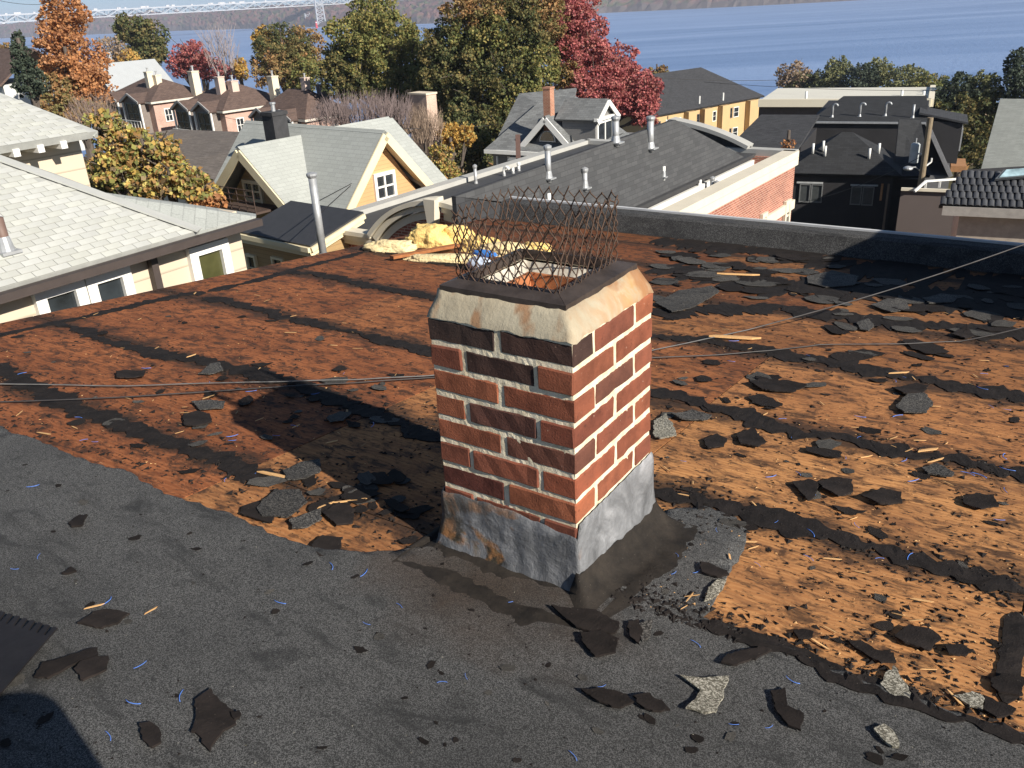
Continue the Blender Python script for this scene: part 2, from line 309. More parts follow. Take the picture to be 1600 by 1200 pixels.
# ------------------------------------------------------------------ low kerb at the back
mb = MB(); n = 60
for i in range(n):
    pass
prof = [(0, 0), (.05, .15), (.08, .166), (.22, .166), (.22, -.6)]
rows = []
for i in range(n + 1):
    x = -4.45 + (XR + 4.45) * i / n; rows.append([V((x, YB + a + (.006 * noise.noise(V((x * 3, b * 9, 1))) if a < .1 else 0), dz(YB) - .02 + b + .004 * noise.noise(V((x * 2, a, 6))))) for a, b in prof])
k = len(prof); mb.add([p for r_ in rows for p in r_], [(i * k + j, i * k + j + 1, (i + 1) * k + j + 1, (i + 1) * k + j) for i in range(n) for j in range(k - 1)] + [tuple(range(k)), tuple(n * k + j for j in range(k - 1, -1, -1))])
KERB = tag(mb.build('roof_kerb', m_granule('kerb_felt', (.024, .024, .025), (.115, .113, .11), fuzz=300)), 'low grey felt covered kerb along the back of the roof', 'kerb')
mb = MB(); mb.box(((XR - 4.45) / 2, YB + .208, dz(YB) + .152), (XR + 4.45, .03, .018)); mb.build('edge_flashing', plain('edge_metal', (.55, .55, .55), .6, .15, 4, .05), KERB)
# ------------------------------------------------------------------ chimney
CX, CY, CZT = -0.8781, 1.4912, -0.6924; BW = .406; CH = .0677
chim = thing('brick_chimney', 'square red brick chimney with mesh cage and cream mortar cap', 'chimney', loc=(CX, CY, -1.36))
def cz(z): return z + 1.36                              # world z -> chimney local z
def m_brick():
    n = N('chimney_brick'); v = n.co(); oi = n.node('ObjectInfo'); off = n.node('VectorMath', {0: v, 1: n.node('CombineXYZ', {0: n.math('MULTIPLY', oi.outputs['Random'], 50.), 1: 3.})}, operation='ADD') if 0 else None
    vv = n.node('VectorMath', {0: n.tc.outputs['Object'], 1: n.node('CombineXYZ', {0: n.math('MULTIPLY', oi.outputs['Random'], 50.), 2: n.math('MULTIPLY', oi.outputs['Random'], 23.)}).outputs[0]}, operation='ADD').outputs[0]
    a = n.noise(vv, 9, 5, .65); b = n.noise(vv, 45, 6, .7); c = n.mix(1., n.ramp(a, [(.3, (.55, .55, .58)), (.55, (1, 1, 1)), (.75, (1.3, 1.18, 1.1))]), oi.outputs['Color'], 'MULTIPLY')
    c = n.mix(n.g(b, .60, .72), c, n.mix(.6, c, (.04, .02, .015))); c = n.mix(n.math('MULTIPLY', n.g(n.noise(vv, 70, 3, .6), .70, .76), .7), c, (.45, .30, .22))
    n.bump(n.math('ADD', b, n.noise(vv, 220, 3, .7)), .6, .003); return n.out(c, .85, 0, .2)
BRICK = m_brick()
def brick_mesh(seed):
    bm = bmesh.new(); bmesh.ops.create_cube(bm, size=1)
    for v in bm.verts: v.co.x *= .1955; v.co.y *= .0935; v.co.z *= .0555
    bmesh.ops.subdivide_edges(bm, edges=[e for e in bm.edges if abs(e.verts[0].co.x - e.verts[1].co.x) > .1], cuts=5)
    bmesh.ops.bevel(bm, geom=[e for e in bm.edges if len(e.link_faces) == 2 and e.calc_face_angle(0) > .5], offset=.0035, segments=1, affect='EDGES')
    for v in bm.verts: v.co += V((noise.noise(v.co * 40 + V((seed, 0, 0))), noise.noise(v.co * 40 + V((0, seed, 5))), noise.noise(v.co * 40 + V((3, 0, seed))))) * .003
    me = bpy.data.meshes.new('brick'); bm.to_mesh(me); bm.free(); me.materials.append(BRICK); return me
BM = [brick_mesh(s * 7.3) for s in range(6)]
reds = [(.235, .078, .044), (.21, .07, .041), (.265, .09, .049), (.185, .064, .04), (.29, .10, .052), (.22, .076, .046)]
darks = [(.045, .03, .026), (.06, .034, .028), (.075, .038, .03)]
rnd = random.Random(19)
for r_ in range(9):
    z = CZT - CH * (r_ + .5) - .001; odd = r_ % 2 == 0; h = .103; a1, a2 = BW / 4 - .0003, BW * 3 / 4 + .0003
    i1, i2 = .098, BW - .098
    if odd: lst = [(-i2, .047, 0), (-i1, .047, 0), (-i2, BW - .047, 0), (-i1, BW - .047, 0), (-.047, BW / 2, 1), (-BW + .047, BW / 2, 1)]
    else: lst = [(-.047, i1, 1), (-.047, i2, 1), (-BW + .047, i1, 1), (-BW + .047, i2, 1), (-BW / 2, .047, 0), (-BW / 2, BW - .047, 0)]
    for j, (x, y, rot) in enumerate(lst):
        o = link('brick', rnd.choice(BM), chim); o.location = (x + rnd.uniform(-.0015, .0015), y + rnd.uniform(-.002, .002), cz(z) + rnd.uniform(-.001, .001))
        o.rotation_euler = (rnd.uniform(-.005, .005), rnd.uniform(-.004, .004), (math.pi / 2 if rot else 0) + rnd.choice((0, math.pi)) + rnd.uniform(-.004, .004))
        c = rnd.choice(reds)
        if r_ == 0 and j in (0, 1): c = darks[j]
        elif r_ == 1 and j == 4: c = darks[1]
        elif r_ == 3 and j == 4: c = (.10, .045, .035)
        elif r_ in (1, 3, 5) and j in (0,): c = [(.22, .075, .042), (.20, .065, .04), (.25, .08, .045)][r_ // 2]
        elif r_ == 6 and j == 0: c = (.12, .04, .03)
        if rnd.random() < .12 and r_ > 1: c = (.14, .058, .04)
        o.color = (*c, 1)
# mortar core with slightly uneven joints
bm = bmesh.new(); bmesh.ops.create_cube(bm, size=1); bmesh.ops.subdivide_edges(bm, edges=bm.edges[:], cuts=40, use_grid_fill=True)
for v in bm.verts:
    x, y, z = v.co; d = .0034 + .0016 * noise.noise(v.co * 40); px_ = (x + .5) * BW; s = V((math.copysign(1, x) if abs(x) > .499 else 0, math.copysign(1, y) if abs(y) > .499 else 0, 0))
    v.co = V((-BW + (x + .5) * BW, (y + .5) * BW, cz(CZT - CH * 9) + (z + .5) * CH * 9 - .003)) - s * (d + (.0002 if s.y < 0 else 0))
me = bpy.data.meshes.new('mortar'); bm.to_mesh(me); bm.free()
n = N('mortar_cream'); v_ = n.co(); f1 = n.noise(v_, 22, 6, .65); c_ = n.ramp(f1, [(.25, (.54, .44, .28)), (.55, (.76, .67, .50)), (.8, (.82, .75, .60))]); n.bump(n.noise(v_, 130, 5, .7), .7, .004); MORT = n.out(c_, .9, 0, .2)
me.materials.append(MORT); link('mortar', me, chim)
# sloped mortar cap, streaked with rust on the sunny side
def m_crown():
    n = N('stained_mortar_cap'); v = n.co(); a = n.noise(v, 7, 6, .65); c = n.ramp(a, [(.3, (.32, .27, .19)), (.6, (.43, .38, .28)), (.8, (.48, .43, .33))])
    st = n.noise(n.co('Object', (16, 16, 3.2)), 1, 5, .65, .5); sx = n.node('SeparateXYZ', {0: v}); side = n.g(n.math('ADD', sx.outputs[0], .5), .43, .485); up = n.g(sx.outputs[1], .02, .40)
    k = n.math('MULTIPLY', n.g(st, .38, .56), n.math('MULTIPLY', side, n.math('ADD', n.math('MULTIPLY', up, .85), .12)))
    c = n.mix(k, c, n.ramp(n.noise(v, 12, 4), [(.35, (.33, .115, .025)), (.65, (.44, .23, .075))]))
    sp = n.noise(n.co('Object', (14, 9, 9)), 1, 3, .5); c = n.mix(n.math('MULTIPLY', n.g(sp, .54, .64), .8), c, (.30, .15, .07))
    n.bump(n.math('ADD', n.noise(v, 60, 6, .7), st), .6, .004); return n.out(c, .85, 0, .25)
def loop4(x0, x1, y0, y1, n=24):
    L = []
    for (a, b) in (((x0, y0), (x1, y0)), ((x1, y0), (x1, y1)), ((x1, y1), (x0, y1)), ((x0, y1), (x0, y0))):
        for i in range(n): t = i / n; L.append((a[0] + (b[0] - a[0]) * t, a[1] + (b[1] - a[1]) * t))
    return L
def skirt(rings, jig=0, seed=0, close=False):
    mb = MB(); n = len(rings[0][0]); k = len(rings)
    for lp, z, am in rings:
        for i, (x, y) in enumerate(lp):
            zz = z(i, x, y) if callable(z) else z; q = V((x, y, zz)) * 30 + V((seed, 0, 0))
            mb.v.append((x + am * noise.noise(q), y + am * noise.noise(q + V((9, 3, 1))), zz + am * noise.noise(q + V((1, 9, 7)))))
    for j in range(k - 1):
        for i in range(n): mb.f.append((j * n + i, j * n + (i + 1) % n, (j + 1) * n + (i + 1) % n, (j + 1) * n + i))
    mb.mi = [0] * len(mb.f); return mb
zt = cz(CZT)
def drip(i, x, y): return zt - .004 + .010 * noise.noise(V((x * 26, y * 26, 2))) - (.012 * max(0, noise.noise(V((x * 9, y * 9, 8)))) if x > -.01 else 0)
skirt([(loop4(-BW - .001, .001, -.001, BW + .001), drip, .001), (loop4(-BW + .004, -.004, .004, BW - .004), zt + .012, .003), (loop4(-BW + .016, -.024, .024, BW - .016), zt + .042, .004), (loop4(-.395, -.038, .036, .392), zt + .058, .003), (loop4(-.34, -.09, .09, .34), zt + .058, .001)]).build('mortar_cap', m_crown(), chim, True)
RIMM = plain('blackened_rim_metal', (.07, .055, .048), .5, .6, 14, .3, 60, metal=.4)
ro, ri = (-.388, -.036, .034, .388), (-.346, -.088, .084, .342)
for q in range(4):
    co_ = [(ro[0], ro[2]), (ro[1], ro[2]), (ro[1], ro[3]), (ro[0], ro[3])]; ci = [(ri[0], ri[2]), (ri[1], ri[2]), (ri[1], ri[3]), (ri[0], ri[3])]
    a, b, c, d = co_[q], co_[(q + 1) % 4], ci[(q + 1) % 4], ci[q]; g = lambda p, z, s=.0015: V((p[0], p[1], z))
    mid = V(((a[0] + b[0] + c[0] + d[0]) / 4, (a[1] + b[1] + c[1] + d[1]) / 4, 0)); mb = MB()
    sh = lambda p: (p[0] + (mid.x - p[0]) * .004, p[1] + (mid.y - p[1]) * .004)
    a, b, c, d = map(sh, (a, b, c, d)); mb.add([g(a, zt + .050), g(b, zt + .050), g(c, zt + .058), g(d, zt + .058), g(a, zt + .068), g(b, zt + .068), g(c, zt + .082), g(d, zt + .082)], [(0, 1, 2, 3), (4, 5, 6, 7), (0, 1, 5, 4), (1, 2, 6, 5), (2, 3, 7, 6), (3, 0, 4, 7)]); mb.build('rim_bar', RIMM, chim)
# inside: rough mortar bed and clay flue liner
skirt([(loop4(-.345, -.089, .085, .341), zt + .052, .004), (loop4(-.33, -.11, .105, .325), zt + .03, .008), (loop4(-.295, -.135, .13, .29), zt + .022, .006)], seed=4).build('mortar_bed', plain('rough_pale_mortar', (.52, .47, .39), .9, .3, 18, .6, 70), chim, True)
skirt([(loop4(-.30, -.13, .125, .295, 6), zt + .040, .001), (loop4(-.285, -.145, .14, .28, 6), zt + .042, .001), (loop4(-.285, -.145, .14, .28, 6), zt - .35, 0), ], seed=6).build('flue_liner', plain('clay_liner', (.40, .15, .06), .8, .5, 10, .3, 50), chim)
mb = MB(); mb.box((-.215, .21, zt - .34), (.2, .2, .01)); mb.build('flue_bottom', plain('soot', (.01, .009, .008), .9), chim)
# mesh cage
WIRE = plain('rusty_wire', (.085, .052, .036), .7, .5, 30, .2, 80, metal=.5)
mx = (-.362, -.076); my = (.072, .358); mz0, mz1 = zt + .070, zt + .250
def panel(a, b, nx, seed, bow, top):
    mb = MB(); a = V(a); b = V(b); rows = 7; hh = (mz1 - mz0) / rows; nrm = (b - a).cross(V((0, 0, 1))).normalized(); p = 1 / nx
    for i in range(nx):
        path = []
        for j in range(rows + 1):
            t = (i + .5) * p + (.5 * p * (1 if (i + j) % 2 else -1)); u_ = j / rows
            q = a.lerp(b, min(1, max(0, t))) + V((0, 0, mz0 + hh * j))
            q += nrm * (bow * math.sin(math.pi * t) * u_ + .008 * u_ * noise.noise(V((t * 3, u_ * 2, seed)))) + V((.005, .004, .002)) * noise.noise(V((t * 5, u_ * 4, seed + 7)))
            if j == rows: q.z += rnd.uniform(-.009, .005) + top
            path.append(q)
        sub = []
        for j in range(rows):
            sub += [path[j], path[j].lerp(path[j + 1], .12) + V((0, 0, hh * .06)), path[j].lerp(path[j + 1], .88) - V((0, 0, hh * .06))]
        sub.append(path[-1]); mb.tube(sub, .0018, 4)
    return mb
for a, b, nx, s, bow, top in (((mx[0], my[0], 0), (mx[1], my[0], 0), 19, 1, .006, -.012), ((mx[1], my[0], 0), (mx[1], my[1], 0), 19, 2, -.004, -.006), ((mx[1], my[1], 0), (mx[0], my[1], 0), 19, 3, .003, 0), ((mx[0], my[1], 0), (mx[0], my[0], 0), 19, 4, .008, -.004)):
    panel(a, b, nx, s, bow, top).build('mesh_panel', WIRE, chim, True)
# lead flashing and tar fillet
def m_lead():
    n = N('lead_flashing'); v = n.co(); a = n.noise(v, 8, 6, .65, 1.); c = n.ramp(a, [(.3, (.075, .078, .082)), (.55, (.20, .205, .215)), (.78, (.36, .365, .38))])
    sx = n.node('SeparateXYZ', {0: v}); fr = n.math('SUBTRACT', 1., n.g(n.math('ADD', sx.outputs[1], .5), .485, .51)); st = n.noise(n.co('Object', (4, 4, 7)), 1, 6, .6, 1.); lf = n.math('SUBTRACT', 1., n.g(n.math('ADD', sx.outputs[0], .5), .12, .42))
    k = n.math('MULTIPLY', fr, n.g(n.math('ADD', st, n.math('MULTIPLY', lf, .13)), .56, .62)); c = n.mix(n.math('MULTIPLY', fr, .55), c, n.mix(.5, c, (.03, .03, .032)))
    c = n.mix(k, c, n.ramp(n.noise(v, 9, 5, .6, .8), [(.36, (.010, .009, .008)), (.48, (.05, .04, .025)), (.56, (.24, .115, .045)), (.66, (.15, .12, .07))]))
    n.bump(n.math('ADD', a, n.noise(v, 40, 6, .7)), .8, .008); return n.out(c, .5, 0, .5)
def dloc(y): return dz(CY + y) + 1.36
o1 = .004
def ftop(i, x, y):
    base = cz(CZT - CH * 7) - .010
    if y < .0: base -= .016 * max(0, noise.noise(V((x * 14, 0, 3))) + .35) + .02 * max(0, (x + .2) / .2)
    elif x > -.002: base += .012 * noise.noise(V((y * 9, 2, 1))) + .012
    return base + .004 * noise.noise(V((x * 60, y * 60, 1)))
def off(o, n=40): return loop4(-BW - o, o, -o, BW + o, n)
rings = [(off(.002), lambda i, x, y: ftop(i, x, y), .001), (off(.006), lambda i, x, y: ftop(i, x, y) - .006, .002)]
for t in range(1, 9):
    rings.append((off(.007 + .02 * (t / 8) ** 3), (lambda t: lambda i, x, y: (ftop(i, x, y) - .006) * (1 - t / 8) + (dloc(y) + .01) * t / 8)(t), .005 if t > 2 else .003))
skirt(rings, seed=2).build('lead_flashing', m_lead(), chim, True)
def blob(o, k): return [(x + (o * .3 + .055 * k) * (1 if x > 0 else -.3 if x < -BW else 0) * (1 + .5 * noise.noise(V((x * 5, y * 5, k)))), y + (o * .3 + .055 * k) * (.2 if y > BW else -1.3 if y < 0 else 0) * (1 + .5 * noise.noise(V((x * 5, y * 5, k + 4))))) for x, y in off(o)]
def frise(h): return lambda i, x, y: dloc(y) + (h * (1.5 + .5 * noise.noise(V((x * 6, y * 6, 1))))) * (1.5 if x > 0 else .4)
skirt([(off(.014), frise(.030), .002), (off(.024), frise(.022), .004), (blob(.03, .1), frise(.012), .004), (blob(.035, .5), frise(.006), .006), (blob(.038, .8), frise(.004), .006), (blob(.04, 1.2), lambda i, x, y: dloc(y) + .011, .004), (blob(.045, 2.0), lambda i, x, y: dloc(y) + .004, .001)], seed=8).build('tar_fillet', TARB, chim, True)
# ------------------------------------------------------------------ loose things on our roof
def scrap_mesh(name, seed, n=9, curl=.0, t=.005, jag=.35, mat=None, ell=1.):
    mb = MB(); R = random.Random(seed); n = n * 2; rad = [1 + jag * 1.3 * noise.noise(V((math.cos(6.28 * i / n) * 1.2, math.sin(6.28 * i / n) * 1.2, seed))) + R.uniform(-jag, jag) * .4 for i in range(n)]; top = [V((0, 0, 0))]
    for f in (.55, 1):
        for i in range(n):
            a = 2 * math.pi * (i + .25 * R.uniform(-1, 1)) / n; top.append(V((math.cos(a) * rad[i] * f, math.sin(a) * rad[i] * f * ell, 0)))
    top = [V((p.x, p.y, curl * (p.x * p.x + .5 * p.y * p.x) + .05 * noise.noise(V((p.x * 2, p.y * 2, seed))))) for p in top]
    lo = min(p.z for p in top); top = [V((p.x, p.y, p.z - lo + t)) for p in top]; k = len(top)
    vs = top + [V((p.x, p.y, p.z - t)) for p in top]; fs = []
    for i in range(n):
        j = (i + 1) % n; fs += [(0, 1 + i, 1 + j), (1 + i, 1 + n + i, 1 + n + j, 1 + j), (k, k + 1 + j, k + 1 + i), (k + 1 + i, k + 1 + j, k + 1 + n + j, k + 1 + n + i), (1 + n + i, k + 1 + n + i, k + 1 + n + j, 1 + n + j)]
    mb.add(vs, fs); o = mb.build(name, mat); me = o.data; bpy.data.objects.remove(o); return me
def place(me, name, x, y, s, rz_, lift=.0015, tilt=(0, 0), color=(1, 1, 1), sz=None):
    o = link(name, me); o.location = (x, y, sit(x, y) + lift); o.scale = (s, s, sz or s * 1.0); o.rotation_euler = (tilt[0] - .0997, tilt[1], rz_) if 0 else (0, 0, 0)
    o.rotation_mode = 'QUATERNION'; o.rotation_quaternion = NDECK.to_track_quat('Z', 'Y') @ Matrix.Rotation(rz_, 3, 'Z').to_quaternion() @ Matrix.Rotation(tilt[0], 3, 'X').to_quaternion(); o.color = (*color, 1); return o
def inside_chimney(x, y): return CX - BW - .03 < x < CX + .03 and CY - .03 < y < CY + BW + .03
TM = [scrap_mesh('felt_scrap', 10 + i, rnd.choice((7, 8, 9, 11)), rnd.uniform(.05, .28), .09, .38, TAR, rnd.uniform(.45, .9)) for i in range(10)]
GM = [scrap_mesh('granule_scrap', 60 + i, rnd.choice((6, 7, 9)), rnd.uniform(.05, .3), .09, .3, GRAN, rnd.uniform(.5, .9)) for i in range(7)]
def zlabel(lab, x, y, s, g, kind=1):
    px_, py_ = proj(V((x, y, dz(y)))); sz = 'tiny' if s < .014 else 'small' if s < .026 else 'larger'; col = 'grey granule' if g else 'black felt'
    if 'roll roofing' in lab: return '%s %s flake on the roll roofing %s' % (sz, col, 'near the shovel' if px_ < 260 else 'left of the rusty stain' if px_ < 560 else 'before the chimney' if px_ < 1000 else 'beside the boomerang scrap' if px_ < 1250 else 'below the bright plywood')
    if px_ < 700: a = 'by the rubble heap' if px_ > 380 and py_ > 730 else 'at the chimney shadow' if px_ > 330 and py_ > 560 else 'under the two cables' if py_ > 560 else 'along the roof edge' if px_ < 300 else 'before the insulation'; return '%s %s scrap on reddish plywood %s' % (sz, col, a)
    a = 'near the back kerb' if y > 4.9 else 'around the taut cable' if y > 4.1 else 'at the lying cable' if y > 3.5 else 'below the lying cable' if y > 2.87 else 'above the bright square' if y > 2.12 else 'on the bright bare square'
    return '%s %s scrap %s, %s' % (sz, col, a, 'chimney side' if px_ < 1210 else 'middle' if px_ < 1400 else 'outer end')
def spots(n, box, rr, seed):
    R = random.Random(seed); out = []
    while len(out) < n:
        px_, py_ = R.uniform(box[0], box[1]), R.uniform(box[2], box[3]); p = deck(px_, py_)
        if not rr(px_, py_) or inside_chimney(p.x, p.y) or p.y > 6.2 or p.x < XL + .03: continue
        if 660 < px_ < 1030 and 300 < py_ < 860: continue
        out.append((p.x, p.y, R))
    return out
def edge_y(px_): return 668 + .29 * px_ if px_ < 700 else 860 + (px_ - 700) * .31
left = spots(72, (5, 660, 420, 860), lambda a, b: b < edge_y(a) - 8 and b > 505 - .2 * a + 12, 1)
right = spots(105, (1025, 1595, 372, 1130), lambda a, b: b < edge_y(a) - 5 and (b < 900 or R0.random() < .45), 2) if 0 else None
R0 = random.Random(5)
right = spots(105, (1025, 1595, 378, 1130), lambda a, b: b < edge_y(a) - 5 and (b < 860 or R0.random() < .4), 2)
roll = spots(85, (5, 1595, 700, 1195), lambda a, b: b > edge_y(a) + 14, 3)
for lst, lab, grp, smin, smax in ((left, 'small torn black felt scrap lying on the reddish bare plywood', 'small felt scraps on the reddish plywood', .008, .040), (right, 'small torn black felt scrap lying on the orange bare plywood', 'small felt scraps on the orange plywood', .009, .040), (roll, 'small black felt flake lying on the grey roll roofing', 'black flakes on the roll roofing', .004, .019)):
    for x, y, R in lst:
        s = smin + (smax - smin) * R.random() ** 2.2; g = R.random() < .25
        o = place(R.choice(GM if g else TM), 'felt_scrap', x, y, s, R.uniform(0, 6.3), .001, (R.uniform(-.05, .12), 0), mul((1, .97, .94), R.uniform(.7, 1.5)), s * .45); l2 = zlabel(lab, x, y, s, g); tag(o, l2, 'felt scrap', l2)
# larger scraps whose outline can be read in the photo
def pxscrap(pp, mat, label, t=.006, curl=0., lift=.002, color=(1, 1, 1), cat='felt scrap', name='felt_scrap', jag=1., group=None):
    P_ = [deck(*p) for p in pp]; c = sum(P_, V()) / len(P_); ring = []
    for i in range(len(P_)):
        a, b = P_[i], P_[(i + 1) % len(P_)]; n = max(2, int((b - a).length / .008))
        for k in range(n):
            q = a.lerp(b, k / n); ring.append(V((q.x + jag * (.005 * noise.noise(q * 45) + .004 * noise.noise(q * 130)), q.y + jag * (.005 * noise.noise(q * 45 + V((5, 5, 5))) + .004 * noise.noise(q * 130 + V((5, 5, 5)))), 0)))
    sd = c.x * 13; sc_ = min(1., .03 / max((q.xy - c.xy).length for q in P_)) ; base = sit(c.x, c.y); n = len(ring); mb = MB()
    def h(p): d = (p - V((c.x, c.y, 0))); return dz(p.y) - dz(c.y) + base + lift + min(.035, max(0, curl * (d.x * .7 + d.y) * (d.x * .7 + d.y) * 6 * sc_)) + .004 * (1 + noise.noise(V((p.x * 12, p.y * 12, sd)))) * (.2 + abs(curl) * 3)
    top = [V((c.x, c.y, h(V((c.x, c.y, 0))) + t))] + [V((p.x, p.y, h(p) + t)) for p in [V((c.x, c.y, 0)).lerp(q, .55) for q in ring]] + [V((q.x, q.y, h(q) + t)) for q in ring]
    vs = top + [V((p.x, p.y, p.z - t)) for p in top]; k = len(top); fs = []
    for i in range(n):
        j = (i + 1) % n; fs += [(0, 1 + i, 1 + j), (1 + i, 1 + n + i, 1 + n + j, 1 + j), (k, k + 1 + j, k + 1 + i), (k + 1 + i, k + 1 + j, k + 1 + n + j, k + 1 + n + i), (1 + n + i, k + 1 + n + i, k + 1 + n + j, 1 + n + j)]
    mb.add([v - V((c.x, c.y, base)) for v in vs], fs); o = mb.build(name, mat); o.location = (c.x, c.y, base); o.color = (*color, 1); return tag(o, label, cat, group)
